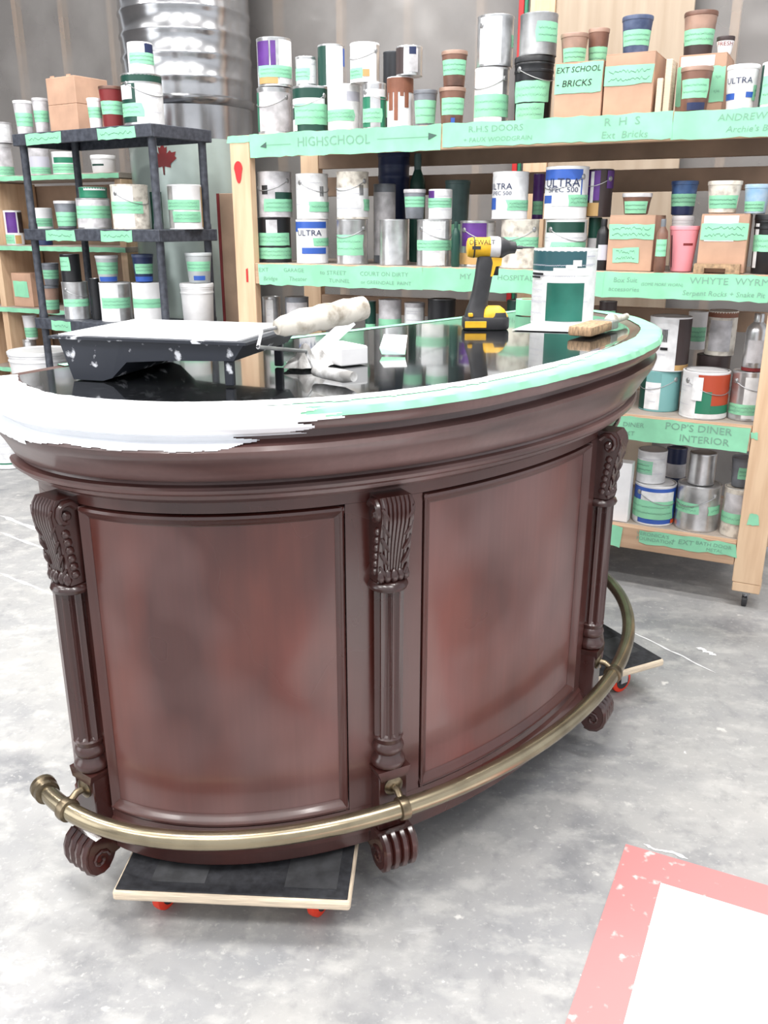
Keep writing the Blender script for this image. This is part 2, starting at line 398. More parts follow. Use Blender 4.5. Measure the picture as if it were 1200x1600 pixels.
for i, z in enumerate(TIER):
    link('deck_board', boxm(-2.15, -0.052, 0.0415, SD - 0.041, z - 0.018, z, 0.001), 'deck', shelf)
    link('edge_board', boxm(-2.153, -0.052, 0.0, 0.04, z - BH, z, 0.002), 'pine_long', shelf)
    link('back_rail', boxm(-2.153, -0.052, SD - 0.04, SD, z - BH - 0.02, z, 0.002), 'rail_wood', shelf)
link('back_rail', boxm(-2.15, -0.055, SD - 0.045, SD - 0.001, 1.50, 1.585, 0.002), 'rail_wood', shelf)
link('back_rail', boxm(-2.15, -0.055, SD - 0.045, SD - 0.001, 0.96, 1.04, 0.002), 'rail_wood', shelf)

def flat_tape(parent, x0, x1, y, z0, z1, texts=(), ragged=0.003, name='green_tape', m='tape', arrows=(), fold=0.0):
    n = max(4, int((x1 - x0) / 0.03)); vs = []
    for j in range(n + 1):
        x = x0 + (x1 - x0) * j / n
        e0 = random.uniform(-ragged, ragged); e1 = random.uniform(-ragged, ragged)
        dx = (random.uniform(-1, 1) * ragged * 2) if j in (0, n) else 0
        vs += [(x + dx, y, z0 + e0), (x, y, z1 - 0.001 if fold else z1 + e1)]
    fs = [(2 * j, 2 * j + 2, 2 * j + 3, 2 * j + 1) for j in range(n)]
    t = link(name, mesh(vs, fs), m, parent)
    if texts:
        for (s, cx, cz, size, wf, shear) in texts:
            link('lettering', xf(text_flat(s, size, wf, shear, 0.03), Matrix.Translation((cx, y - 0.0012, cz))), 'pencil', t)
        for (xa, xb, cz, heada, headb) in arrows:
            link('arrow_line', mesh([(xa, y - 0.0012, cz - .0012), (xb, y - 0.0012, cz - .0012), (xb, y - 0.0012, cz + .0012), (xa, y - 0.0012, cz + .0012)], [(0, 1, 2, 3)]), 'pencil', t)
            if heada: link('arrow_head', mesh([(xa - 0.02, y - 0.0013, cz - 0.006), (xa + 0.012, y - 0.0013, cz - 0.012), (xa + 0.012, y - 0.0013, cz + 0.012)], [(0, 1, 2)]), 'ink', t)
            if headb: link('arrow_head', mesh([(xb + 0.03, y - 0.0013, cz + 0.004), (xb - 0.006, y - 0.0013, cz - 0.012), (xb - 0.006, y - 0.0013, cz + 0.014)], [(0, 1, 2)]), 'ink', t)
    return t
def lx(px, z, d=0.0): return -s_at(px, d, z)
z = TIER[0]; zc = z - BH / 2; yt = -0.002
flat_tape(shelf, -2.152, lx(690, z), yt, z - BH - 0.002, z + 0.001, [('HIGHSCHOOL', lx(520, z), zc + 0.004, 0.05, 1.05, 0)], arrows=[(lx(413, zc), lx(455, zc), zc, 1, 0), (lx(590, zc), lx(672, zc), zc + 0.003, 0, 1)])
flat_tape(shelf, lx(692, z), lx(1052, z), yt - 0.0008, z - BH + 0.006, z + 0.002,
          [('R.H.S DOORS', lx(775, z), zc + 0.02, 0.03, 1.2, 0), ('+ FAUX WOODGRAIN', lx(778, z), zc - 0.016, 0.022, 1.2, 0.1), ('R  H  S', lx(973, z), zc + 0.022, 0.036, 1.2, 0), ('Ext  Bricks', lx(978, z), zc - 0.02, 0.032, 1.15, 0.1)])
flat_tape(shelf, lx(1054, z), -0.053, yt, z - BH + 0.002, z + 0.002, [("ANDREW'S H", lx(1176, z), zc + 0.018, 0.03, 1.15, 0.1), ("Archie's Bak", lx(1178, z), zc - 0.018, 0.027, 1.15, 0.15)])
z = TIER[1]; zc = z - BH / 2
flat_tape(shelf, -2.135, lx(660, z), yt, z - BH - 0.002, z - 0.002,
          [('EXT', lx(412, z), zc + 0.016, 0.024, 1.2, 0), ('Bridge', lx(422, z), zc - 0.02, 0.024, 1.2, 0.1), ('GARAGE', lx(459, z), zc + 0.018, 0.022, 1.2, 0), ('Theater', lx(465, z), zc - 0.018, 0.026, 1.1, 0.1), ('to STREET', lx(520, z), zc + 0.012, 0.024, 1.2, 0.1), ('TUNNEL', lx(530, z), zc - 0.02, 0.022, 1.2, 0.1),
           ('COURT ON DIRTY', lx(600, z), zc + 0.012, 0.024, 1.1, 0), ('or GREENDALE  PAINT', lx(603, z), zc - 0.022, 0.02, 1.15, 0)])
flat_tape(shelf, lx(661, z), lx(945, z), yt - 0.0008, z - BH, z - 0.001, [('MY', lx(728, z), zc + 0.012, 0.03, 1.2, 0), ('HOSPITAL', lx(806, z), zc + 0.012, 0.028, 1.15, 0)])
flat_tape(shelf, lx(944, z), -0.053, yt, z - BH - 0.001, z - 0.001,
          [('Box Suit', lx(978, z), zc + 0.016, 0.024, 1.05, 0.1), ('accessories', lx(977, z), zc - 0.016, 0.022, 1.1, 0.1), ('(SOME MORE WORN)', lx(1036, z), zc + 0.004, 0.015, 1.0, 0.1), ('WHYTE  WYRM', lx(1141, z), zc + 0.02, 0.032, 1.15, 0), ('Serpent Rocks + Snake Pit', lx(1133, z), zc - 0.022, 0.024, 1.05, 0.15)])
z = TIER[2]; zc = z - BH / 2
flat_tape(shelf, -2.1, -0.055, -0.002, z - BH - 0.003, z - 0.001, [('DINER', lx(991, z, 0), zc + 0.012, 0.024, 1.15, 0.05), ('EXT', lx(984, z, 0), zc - 0.022, 0.024, 1.1, 0.05), ("POP'S DINER", lx(1090, zc, 0), zc + 0.02, 0.036, 1.15, 0), ('INTERIOR', lx(1101, zc, 0), zc - 0.02, 0.036, 1.1, 0)])
flat_tape(shelf, -0.054, -0.03, -0.0025, z - 0.04, z - 0.018, ragged=0.004)
z = TIER[3]; zc = z - BH / 2
flat_tape(shelf, -1.2, lx(972, zc, 0), -0.002, z - BH + 0.002, z - 0.002, ragged=0.006)
flat_tape(shelf, lx(998, zc, 0), lx(1148, zc, 0), -0.002, z - 0.056, z - 0.004, [("VERONICA'S", lx(1019, zc, 0), z - 0.018, 0.02, 1.1, 0.05), ('FOUNDATION', lx(1023, zc, 0), z - 0.038, 0.019, 1.1, 0), ('+ EXT', lx(1065, zc, 0), z - 0.028, 0.026, 1.2, 0.1), ('BATH DOOR', lx(1114, zc, 0), z - 0.022, 0.02, 1.1, 0.05), ('METAL', lx(1116, zc, 0), z - 0.042, 0.018, 1.1, 0.1)], ragged=0.005)
flat_tape(shelf, -0.02, 0.01, -0.003, 0.335, 0.375, ragged=0.004)
flat_tape(shelf, -2.262, -2.152, -0.003, TIER[0] - 0.03, TIER[0] - 0.001, ragged=0.003)
link('red_paint_mark', mesh([(-2.215 + 0.022 * math.cos(a) * (0.8 if math.sin(a) < 0 else 1), -0.003, 1.60 + (0.03 if math.sin(a) > 0 else 0.06) * math.sin(a)) for a in [2 * PI * k / 16 for k in range(16)]], [tuple(range(16))]), 'red', shelf)
link('red_paint_mark', mesh([(-2.2, -0.003, 1.13), (-2.19, -0.003, 1.13), (-2.19, -0.003, 1.19), (-2.2, -0.003, 1.185)], [(0, 1, 2, 3)]), 'red', shelf)

# ------------------------------------------------------------------ paint cans, tubs, boxes
def rad_fn(kind, r, h):
    if kind == 'tub': return lambda z: r * (0.80 + 0.17 * z / h)
    if kind == 'pail': return lambda z: r * (0.90 + 0.09 * z / h)
    if kind == 'cup': return lambda z: r * (0.72 + 0.26 * z / h)
    return lambda z: r * 0.985
def patch(rf, h, a0, a1, f0, f1, lift=0.0012, tear=0.0):
    n = max(3, int(abs(a1 - a0) / 11)); vs = []
    for row in range(3):
        for j in range(n + 1):
            f = f0 + (f1 - f0) * row / 2
            a = a0 + (a1 - a0) * j / n
            if tear and j in (0, n): a += random.uniform(-tear, tear)
            if tear and row != 1: f += random.uniform(-0.004, 0.004)
            zz = f * h; rr = rf(zz) + lift; t = math.radians(a)
            vs.append((rr * math.sin(t), -rr * math.cos(t), zz))
    c = n + 1
    return mesh(vs, [(i * c + j, i * c + j + 1, (i + 1) * c + j + 1, (i + 1) * c + j) for i in range(2) for j in range(n)])
def scribble(rf, h, a0, a1, f, amp, lift=0.002, seed=0, wd=0.0014):
    rnd = random.Random(seed); n = int(abs(a1 - a0) / 2.2) + 4; pts = []
    for j in range(n + 1):
        a = a0 + (a1 - a0) * j / n
        pts.append((a, f * h + (amp * h) * (1 if j % 2 else -1) * rnd.uniform(0.1, 1)))
    vs = []
    for a, zz in pts:
        t = math.radians(a)
        for dz in (-wd / 2, wd / 2):
            rr = rf(zz) + lift; vs.append((rr * math.sin(t), -rr * math.cos(t), zz + dz))
    return mesh(vs, [(2 * j, 2 * j + 2, 2 * j + 3, 2 * j + 1) for j in range(n)])
def bent_text(rf, h, s, size, a_c, f, lift=0.0022, wf=1.0):
    vs, fs = text_geo(s); out = []
    r0 = rf(f * h)
    for v in vs:
        zz = f * h + v.y * size; t = math.radians(a_c) + v.x * size * wf / r0; rr = rf(zz) + lift
        out.append((rr * math.sin(t), -rr * math.cos(t), zz))
    return mesh(out, fs)
CANSEED = [0]
CODES = dict(w='paper', g='tape', G='darkgreen', e='green', t='teal', b='blue', n='navy', p='purple', k='black', r='brown', u='rust', l='label_grey', y='gold', o='orange', m='metal', d='darkbrown', q='grey_print', i='pink', v='maroon')
def container(name, label, cat, group, pos, r, h, kind='can', body='metal', patches=(), lid='metal', bail=False, texts=(), spin=0.0, ears=None, extra=None, tilt=None, tcol='navy'):
    face = math.atan2(pos.x, -pos.y) if False else math.atan2(-pos.x, pos.y)   # local -y towards the camera
    e = empty(name, pos, face + math.radians(spin)); tag(e, label, cat, group)
    if tilt: e.rotation_euler = (tilt[0], tilt[1], e.rotation_euler[2])
    CANSEED[0] += 1; sd = CANSEED[0]
    rf = rad_fn(kind, r, h)
    if kind == 'can':
        prof = [(r * 0.93, 0.004), (r * 0.99, 0.0), (r, 0.003), (r * 0.985, 0.007), (r * 0.985, h - 0.009), (r, h - 0.006), (r, h - 0.001), (r * 0.985, h), (r * 0.95, h - 0.001)]
        link('can_body', lathe(prof, 32), body, e, True)
        link('lid', lathe([(r * 0.945, h - 0.003), (r * 0.94, h + 0.0005), (r * 0.90, h + 0.001), (r * 0.87, h - 0.001), (r * 0.84, h - 0.0045), (r * 0.3, h - 0.004)], 28), lid, e, True)
    elif kind == 'pail':
        prof = [(r * 0.86, 0.0), (r * 0.90, 0.004), (rf(h * 0.75), h * 0.75), (r * 1.0, h * 0.76), (r * 1.0, h * 0.79), (rf(h * 0.8), h * 0.8), (rf(h * 0.86), h * 0.86), (r, h * 0.87), (r, h * 0.89), (rf(h * 0.9), h * 0.9), (r * 0.98, h - 0.012)]
        link('pail_body', lathe(prof, 32), body, e, True)
        link('lid', lathe([(r * 0.99, h - 0.02), (r * 1.02, h - 0.018), (r * 1.02, h - 0.004), (r * 0.99, h), (r * 0.92, h), (r * 0.9, h - 0.005), (r * 0.4, h - 0.005)], 32), lid, e, True)
    elif kind in ('tub', 'cup'):
        rb = rf(0); rt = rf(h)
        link('tub_body', lathe([(rb * 0.9, 0.0), (rb, 0.003), (rf(h * 0.5), h * 0.5), (rt, h - 0.012), (rt * 0.95, h - 0.012)], 28), body, e, True)
        link('rim', lathe([(rt, h - 0.014), (r, h - 0.013), (r * 1.01, h - 0.002), (r * 0.99, h), (r * 0.93, h - 0.001), (r * 0.9, h - 0.004), (r * 0.3, h - 0.004)], 28), lid, e, True)
    elif kind == 'bottle':
        link('bottle_body', lathe([(r * 0.9, 0), (r, 0.006), (r, h * 0.68), (r * 0.9, h * 0.76), (r * 0.5, h * 0.84), (r * 0.42, h * 0.86)], 24), body, e, True)
        link('cap', lathe([(r * 0.45, h * 0.855), (r * 0.46, h * 0.98), (r * 0.4, h)], 20), lid, e, True)
        rf = lambda z: r
    for pi, pt in enumerate(patches):
        code, a0, a1, f0, f1 = pt[:5]
        lift = 0.0008 + 0.0006 * pi
        istape = code == 'g'
        p = link('tape' if istape else 'label', patch(rf, h, a0, a1, f0, f1, lift, 4 if istape else 0), CODES[code], e, True)
        if istape and (a1 - a0) > 30:
            nl = 2 if (f1 - f0) > 0.22 else 1
            for k in range(nl):
                f = f0 + (f1 - f0) * (k + 1) / (nl + 1)
                link('handwriting', scribble(rf, h, a0 + 8, a1 - 8 - 6 * k, f, 0.035, lift + 0.0007, sd * 7 + k + pi), 'ink', p)
        elif code == 'w' and (a1 - a0) > 45 and (f1 - f0) > 0.3 and not texts:
            for me_ in [scribble(rf, h, a0 + 10, a0 + (a1 - a0) * q, f0 + (f1 - f0) * fz, 0.012, lift + 0.0007, sd + k, 0.0016) for k, (q, fz) in enumerate(((0.8, 0.8), (0.6, 0.66), (0.75, 0.3)))]:
                link('small_print', me_, 'grey_print', p)
    for (s, size, a_c, f, wf) in texts:
        link('lettering', bent_text(rf, h, s, size, a_c, f, 0.0042, wf), tcol, e)
    if ears is None: ears = bail
    BM = Matrix.Rotation(math.radians(random.Random(sd).choice((-1, 1)) * 42), 4, 'Z')
    if bail or ears:
        for sgn in (-1, 1):
            link('handle_ear', xf(lathe([(0.010, 0), (0.010, 0.003), (0.006, 0.006)], 10), BM @ Matrix.Translation((sgn * r * 0.97, 0, h * 0.8)) @ Matrix.Rotation(sgn * PI / 2, 4, 'Y')), 'metal_dull', e, True)
    if bail:
        pts = []
        for k in range(15):
            t = PI * k / 14; pts.append((r * 1.01 * math.cos(t), -r * 1.03 * math.sin(t), h * 0.8 - r * 0.55 * math.sin(t)))
        link('bail_handle', xf(tube(pts, 0.0016, 6), BM), 'metal_dull', e, True)
    if extra: extra(e, r, h, rf)
    e['_h'] = h
    return e
TOPS = {}
def item(key, xl, xr, yt, base, label, kind='can', d=None, name=None, cat=None, group='containers on the long timber shelf', **kw):
    """key: own name; base: z of the shelf or key of the thing below; xl, xr, yt: extent seen in the photograph"""
    if isinstance(base, str): zb, db = TOPS[base][0] + 0.002, TOPS[base][1]
    else: zb, db = base, None
    xc = (xl + xr) / 2
    r = 0.08
    for _ in range(4):
        dd = d if d is not None else (db if db is not None else 0.05 + r)
        s = s_at(xc, dd, zb + 0.08); p = S(s, dd, zb)
        r = (xr - xl) / 2 * depth(p.x, p.y, p.z + 0.08) / FPX * 0.965
    front = p - Vector((p.x, p.y, 0)).normalized() * (r if yt > 348 else 0)
    h = z_at(Vector((p.x, p.y, 0)) if yt < 380 else p + Vector((p.x, p.y, 0)).normalized() * r * 0.5, yt) - zb
    nm = name or {'can': 'paint_can', 'tub': 'plastic_tub', 'pail': 'plastic_pail', 'bottle': 'bottle', 'cup': 'plastic_cup'}[kind]
    ct = cat or {'can': 'paint can', 'tub': 'tub', 'pail': 'pail', 'bottle': 'bottle', 'cup': 'cup'}[kind]
    e = container(nm, label, ct, group, p, r, h, kind, **kw)
    TOPS[key] = (zb + h, dd, r, p)
    return e
def carton(key, xl, xr, yt, base, label, dep=0.2, d=0.05, rot=0.0, tapes=(), texts=(), m='cardboard', flaps=True, name='cardboard_box', cat='box', whites=(), group='cartons on the long timber shelf', seam=0.5):
    zb = TOPS[base][0] + 0.002 if isinstance(base, str) else base
    s0, s1 = s_at(xl, d, zb + .1), s_at(xr, d, zb + .1); wd = s0 - s1; p = S((s0 + s1) / 2, d, zb)
    h = z_at(p, yt) - zb
    e = empty(name, p, SROT + rot); tag(e, label, cat, group)
    link('box_body', boxm(-wd / 2, wd / 2, 0, dep, 0, h - 0.003, 0.002), m, e)
    if flaps:
        link('flap', boxm(-wd / 2 + 0.001, wd / 2 - 0.001, 0.001, dep * 0.49, h - 0.003, h, 0), m, e)
        link('flap', boxm(-wd / 2 + 0.001, wd / 2 - 0.001, dep * 0.51, dep - 0.001, h - 0.003, h, 0), m, e)
    for (f0, f1, x0, x1) in whites:
        link('label', mesh([(x0 * wd - wd / 2, -0.0012, f0 * h), (x1 * wd - wd / 2, -0.0012, f0 * h), (x1 * wd - wd / 2, -0.0012, f1 * h), (x0 * wd - wd / 2, -0.0012, f1 * h)], [(0, 1, 2, 3)]), 'paper', e)
    for (f0, f1, x0, x1) in tapes:
        t = flat_tape(e, x0 * wd - wd / 2, x1 * wd - wd / 2, -0.0022, f0 * h, f1 * h, ragged=0.003, name='tape')
        if not texts:
            for k in range(2):
                zz = (f0 + (f1 - f0) * (0.3 + 0.4 * k)) * h; n = 26; vs = []
                for j in range(n + 1):
                    x = (x0 + 0.08 + (x1 - x0 - 0.16) * j / n) * wd - wd / 2; q = zz + 0.006 * random.uniform(-1, 1)
                    vs += [(x, -0.0032, q - 0.0008), (x, -0.0032, q + 0.0008)]
                link('handwriting', mesh(vs, [(2 * j, 2 * j + 2, 2 * j + 3, 2 * j + 1) for j in range(n)]), 'ink', t)
    for (s, size, cx, cf, wf) in texts:
        link('lettering', xf(text_flat(s, size, wf, 0.15), Matrix.Translation((cx * wd - wd / 2, -0.0034, cf * h))), 'black_ink', e)
    TOPS[key] = (zb + h, d + dep / 2, wd / 2, p + NV * dep / 2)
    return e
T1, T2, T3, T4 = [t + 0.001 for t in TIER]
G1, G2, G3, G4 = ['paint containers on the %s shelf tier' % n for n in ('top', 'second', 'third', 'lowest')]
ALL = (-100, 100)
# ---- top tier
item('a1', 402, 456, 139, T1, 'grey-white labelled can under the purple can, left end of top tier', group=G1, patches=[('l', -62, 95, 0.08, 0.9), ('e', -95, -62, 0.08, 0.9)], bail=True)
item('a2', 401, 457, 62, 'a1', 'purple and silver striped can stacked at left end of top tier', group=G1, patches=[('p', -70, -18, 0.3, 0.92), ('w', 15, 85, 0.05, 0.95), ('p', -12, 5, 0.4, 0.92), ('y', -60, 10, 0.05, 0.25), ('g', -60, 70, 0.18, 0.42)])
item('b1', 457, 515, 137, T1, 'dark green can with broad green tape, beside the grey-white can', group=G1, patches=[('G', -95, 95, 0.04, 0.95), ('w', -90, 50, 0.55, 0.74), ('w', -90, -50, 0.05, 0.3), ('g', -65, 62, 0.18, 0.62)], bail=True)
item('b2', 463, 500, 84, 'b1', 'small pale can with green tape behind the purple can', d=0.2, group=G1, patches=[('w', -60, 90, 0.1, 0.9), ('g', -80, 20, 0.2, 0.6)]) if False else None
item('c1', 511, 564, 134, T1, 'white-labelled can with narrow green tape below the plain white can', group=G1, body='white', patches=[('w', -95, 95, 0.05, 0.95), ('q', 10, 70, 0.64, 0.84), ('g', -95, 38, 0.22, 0.46)])
item('b3', 496, 539, 72, 'c1', 'tall can with dark green, white and blue label panels, top tier', group=G1, d=0.17, patches=[('G', -95, -22, 0.03, 0.96), ('w', -22, 60, 0.03, 0.96), ('b', 60, 95, 0.5, 0.92)])
item('b2', 461, 495, 90, 'b1', 'small pale can with green tape atop the dark green can', group=G1, d=0.13, patches=[('w', -60, 90, 0.1, 0.9), ('g', -80, 20, 0.2, 0.6)])
item('c2', 541, 592, 69, 'c1', 'shiny white can with low yellow-green tape atop the white-labelled can', group=G1, body='white', patches=[('m', 52, 95, 0.05, 0.95), ('g', -70, 20, 0.22, 0.4), ('y', 0, 25, 0.24, 0.36)], bail=True) if False else None
item('d1', 566, 604, 131, T1, 'narrow silver and green can below the dark stained can', group=G1, patches=[('e', -95, 95, 0.05, 0.7), ('m', -20, 30, 0.05, 0.7), ('w', -60, 60, 0.7, 0.86), ('g', -70, 40, 0.15, 0.45)], bail=True)
item('c2', 546, 594, 69, 'd1', 'shiny white can with low green tape atop the narrow silver can', group=G1, body='white', patches=[('m', 52, 95, 0.05, 0.95), ('g', -80, -8, 0.1, 0.36), ('y', -8, 18, 0.14, 0.32)], bail=True)
def drips(e, r, h, rf):
    ms = []
    for (a, w_, f) in ((-75, 20, 0.55), (-45, 24, 0.35), (-18, 18, 0.15), (8, 16, 0.62), (30, 20, 0.4), (60, 26, 0.7)):
        ms.append(patch(rf, h, a - w_ / 2, a + w_ / 2, f, 0.92, 0.002))
    ms.append(patch(rf, h, -95, 95, 0.7, 0.98, 0.0021))
    link('paint_drips', join(*ms), 'brown', e)
item('e1', 604, 646, 122, T1, 'white can with brown paint drips down its side, top tier', group=G1, body='white', extra=drips)
item('e2', 618, 661, 74, 'e1', 'dull silver and dark can stacked on the brown-dripped can', group=G1, patches=[('d', -95, -25, 0.05, 0.95), ('l', -25, 40, 0.1, 0.9), ('n', 0, 30, 0.7, 0.95)])
item('e3', 598, 630, 82, T1, 'dark can half hidden behind the brown-dripped can', group=G1, body='dark_metal', d=0.28, patches=[('g', -60, 30, 0.2, 0.4)])
item('f1', 645, 684, 142, T1, 'small grey tub with wide green tape, top tier', 'tub', group=G1, body='tub_grey', lid='tub_grey', patches=[('g', -70, 75, 0.1, 0.72)])
item('g1', 685, 728, 138, T1, 'squat brown tub under the taller taped brown tub', 'tub', group=G1, body='tub_brown', lid='tub_brown2', patches=[('g', -60, 75, 0.28, 0.72), ('b', -5, 15, 0.05, 0.2)])
item('g2', 689, 731, 81, 'g1', 'taller brown tub with slanted green tape, stacked left of the silver cans', 'tub', group=G1, body='tub_brown', lid='tub_brown2', patches=[('g', -75, 75, 0.32, 0.74)])
item('g3', 664, 692, 124, T1, 'brown block-shaped carton corner behind the grey tub', 'tub', d=0.3, group=G1, body='cardboard', lid='cardboard', patches=[('g', -80, 80, 0.3, 0.7)]) if False else None
item('h1', 740, 795, 108, T1, 'large silver can with big bright green tape, bottom of tall stack', group=G1, body='white', patches=[('m', 40, 95, 0.02, 0.98), ('g', -75, 88, 0.12, 0.52)], bail=True)
item('h2', 744, 803, 27, 'h1', 'bright silver can at top of the tallest stack, top tier', group=G1, patches=[('w', -55, 20, 0.05, 0.95), ('g', 62, 95, 0.38, 0.62)], ears=True)
item('i1', 801, 864, 91, T1, 'black pail with green tape patches beside the silver stack', 'pail', group=G1, body='black', lid='black', patches=[('g', -65, 40, 0.02, 0.28), ('g', -70, 55, 0.30, 0.62)], bail=True)
item('i2', 811, 872, 24, 'i1', 'brushed silver can with square green tape on the black pail', group=G1, body='metal_dull', lid='black', patches=[('g', -8, 80, 0.3, 0.78)])
carton('j1', 867, 941, 96, T1, 'cardboard box with hand-lettered green tape reading EXT SCHOOL BRICKS', dep=0.2, tapes=[(0.45, 0.98, 0, 1)], texts=[('EXT SCHOOL', 0.026, 0.48, 0.86, 1.0), ('- BRICKS', 0.03, 0.4, 0.62, 1.1)], group=None)
item('j2', 876, 920, 54, 'j1', 'pinkish brown tub sitting front on the EXT SCHOOL BRICKS box', 'tub', d=0.12, group=G1, body='tub_brown2', lid='tub_brown2', patches=[('g', -60, 80, 0.05, 0.5)])
item('j3', 918, 952, 46, 'j1', 'darker purple-brown tub at the back right of the EXT SCHOOL BRICKS box', 'tub', d=0.2, group=G1, body='tub_brown', lid='tub_brown2', patches=[('g', -70, 85, 0.02, 0.5)])
carton('k1', 944, 1021, 82, T1, 'plain cardboard box with one faint green tape strip and blue tub on top', dep=0.24, tapes=[(0.5, 0.8, 0, 1)], group=None)
item('k2', 971, 1020, 27, 'k1', 'mottled navy tub with green tape on the plain cardboard box', 'tub', group=G1, d=0.13, body='tub_navy', lid='tub_navy', patches=[('g', -70, 75, 0.22, 0.62)])
def stick(name, label, xc, w_px, yt_, d, lean, m):
    s = s_at(xc, d, T1 + .05); p = S(s, d, T1); h = z_at(p, yt_) - T1; w_ = w_px * depth(p.x, p.y, p.z) / FPX / 2
    e = empty(name, p, SROT); tag(e, label, 'stick', 'short timber offcuts on the top shelf tier')
    link('offcut', xf(boxm(-w_, w_, 0, 0.09, 0, h, 0.002), Matrix.Shear('XY', 4, (0, 0)) if False else Matrix.Identity(4)), m, e)
stick('timber_offcut', 'shorter pale timber offcut standing beside the plain cardboard box', 1029, 9, 122, 0.05, 0, 'plyedge')
stick('timber_offcut', 'taller pale timber offcut standing left of the white-labelled box', 1041, 10, 92, 0.06, 0, 'plyedge')
carton('m1', 1058, 1132, 84, T1, 'cardboard box with white label and green tape, brown tub in front', dep=0.2, d=0.13, tapes=[(0.15, 0.8, -0.02, 0.12), (0.2, 0.78, 0.72, 1.0)], whites=[(0.8, 0.97, 0.04, 0.75)], group=None)
item('m2', 1062, 1112, 106, T1, 'open brown tub with green tape standing before the white-labelled box', 'tub', group=G1, body='tub_brown', lid='tub_brown2', d=0.062, patches=[('g', -65, 60, 0.3, 0.72), ('n', -30, 50, 0.03, 0.2)])
item('m3', 1067, 1119, 20, 'm1', 'tall rusty brown tub with slanted green tape atop the white-labelled box', 'tub', group=G1, body='tub_brown2', lid='tub_brown', patches=[('d', -90, 90, 0.02, 0.36), ('g', -75, 75, 0.26, 0.6)])
item('m4', 1122, 1150, 58, 'm1', 'white paper cup with red lettering beside the rusty tub', 'cup', group=None, body='white', lid='darkbrown', d=0.2, texts=[('FRESH', 0.018, 0, 0.55, 1.0)], tcol='maroon')
item('n1', 1134, 1184, 103, T1, 'white and blue plastic paint tub lettered ULTRA, top tier right', 'tub', group=G1, body='white', lid='white', patches=[('w', -90, 90, 0.4, 0.86), ('b', -90, -25, 0.24, 0.38), ('b', 20, 90, 0.28, 0.4), ('g', 52, 95, 0.22, 0.55)], texts=[('ULTRA', 0.026, -12, 0.64, 1.05)])
item('o1', 1189, 1240, 98, T1, 'green-taped white can cut by right edge of photo, top tier', group=G1, body='white', patches=[('G', -95, -60, 0.05, 0.95), ('g', -58, 60, 0.1, 0.7)])
# ---- second tier
BAR = lambda a, f0=0.5, f1=0.72: [('k', a + k * 4, a + k * 4 + 2.2, f0, f1) for k in range(4)]
item('2a', 403, 456, 340, T2, 'black can with two green tapes, left end of second tier', group=G2, body='black', patches=[('l', -30, 10, 0.55, 0.95), ('g', -75, 62, 0.38, 0.66), ('g', -80, 80, 0.08, 0.33)])
item('2A', 403, 457, 269, '2a', 'grey-white can with green tape stacked on the black can', group=G2, body='label_grey', patches=[('l', -95, 60, 0.05, 0.98), ('k', -50, -26, 0.5, 0.7), ('G', 0, 95, 0.2, 0.55), ('g', -40, 88, 0.12, 0.4)], bail=True)
item('2b', 462, 514, 343, T2, 'white and blue can lettered ULTRA at the bottom of second stack', group=G2, body='white', patches=[('b', -85, 60, 0.72, 0.95), ('w', -60, 60, 0.5, 0.8), ('b', -40, 55, 0.22, 0.36), ('g', 5, 80, 0.4, 0.58)], texts=[('ULTRA', 0.034, -12, 0.69, 1.05)])
item('2B', 462, 514, 272, '2b', 'white-labelled can with barcode atop the lower ULTRA can', group=G2, body='white', patches=[('w', -95, 70, 0.04, 0.98)] + BAR(28) + [('g', -12, 80, 0.16, 0.38)], bail=True)
item('2c', 525, 576, 343, T2, 'silver can with a large torn green tape, third stack of second tier', group=G2, patches=[('g', -75, 45, 0.2, 0.66)], bail=True)
item('2C', 525, 577, 269, '2c', 'paint-smeared white can with barcode, third stack of second tier', group=G2, body='painty', patches=[('w', -95, 75, 0.04, 0.66)] + BAR(25) + [('g', 40, 90, 0.18, 0.42)], bail=True)
item('2e', 592, 638, 343, T2, 'plain silver can without tape on the second tier', group=G2)
item('2d', 583, 619, 288, T2, 'grey ridged can standing behind the plain silver can', group=G2, d=0.27, body='tub_grey', patches=[('l', -80, 70, 0.1, 0.9), ('g', 50, 95, 0.1, 0.4)])
item('2D', 590, 640, 238, T2, 'navy pail at the back of second tier behind grey can', 'pail', group=G2, d=0.44, body='navy', lid='navy')
item('2f', 650, 706, 343, T2, 'silver can with wavy green tape band right of plain silver can', group=G2, patches=[('w', -40, 40, 0.02, 0.98), ('g', -75, 80, 0.34, 0.56)], bail=True)
item('2g', 630, 666, 296, '2e', 'small grey tub with green tape on the plain silver can', 'tub', group=G2, body='tub_grey', lid='label_grey', patches=[('g', -80, 85, 0.4, 0.75)])
item('2G', 669, 707, 296, '2f', 'small white and purple can with green tape on silver can', group=G2, body='white', patches=[('p', -95, -30, 0.4, 0.95), ('w', -30, 90, 0.04, 0.95), ('g', -85, 70, 0.38, 0.7)])
item('2h', 693, 733, 282, T2, 'tall grey-green tub behind the purple can', 'tub', group=G2, d=0.38, body='tub_green', lid='tub_green', patches=[('g', -60, 60, 0.2, 0.48)])
item('2i', 717, 774, 345, T2, 'purple and silver can behind the yellow drill', group=G2, d=0.16, patches=[('p', -60, 30, 0.45, 0.95), ('w', 35, 90, 0.1, 0.95), ('y', -80, 0, 0.05, 0.3)], bail=True)
item('2j', 705, 719, 346, T2, 'narrow dark green bottle between silver and purple cans', 'bottle', group=G2, body='darkgreen', lid='darkgreen', d=0.07)
item('2J', 639, 664, 240, T2, 'tall ribbed dark green bottle at the back of second tier', 'bottle', group=G2, body='darkgreen', lid='tub_green', d=0.42)
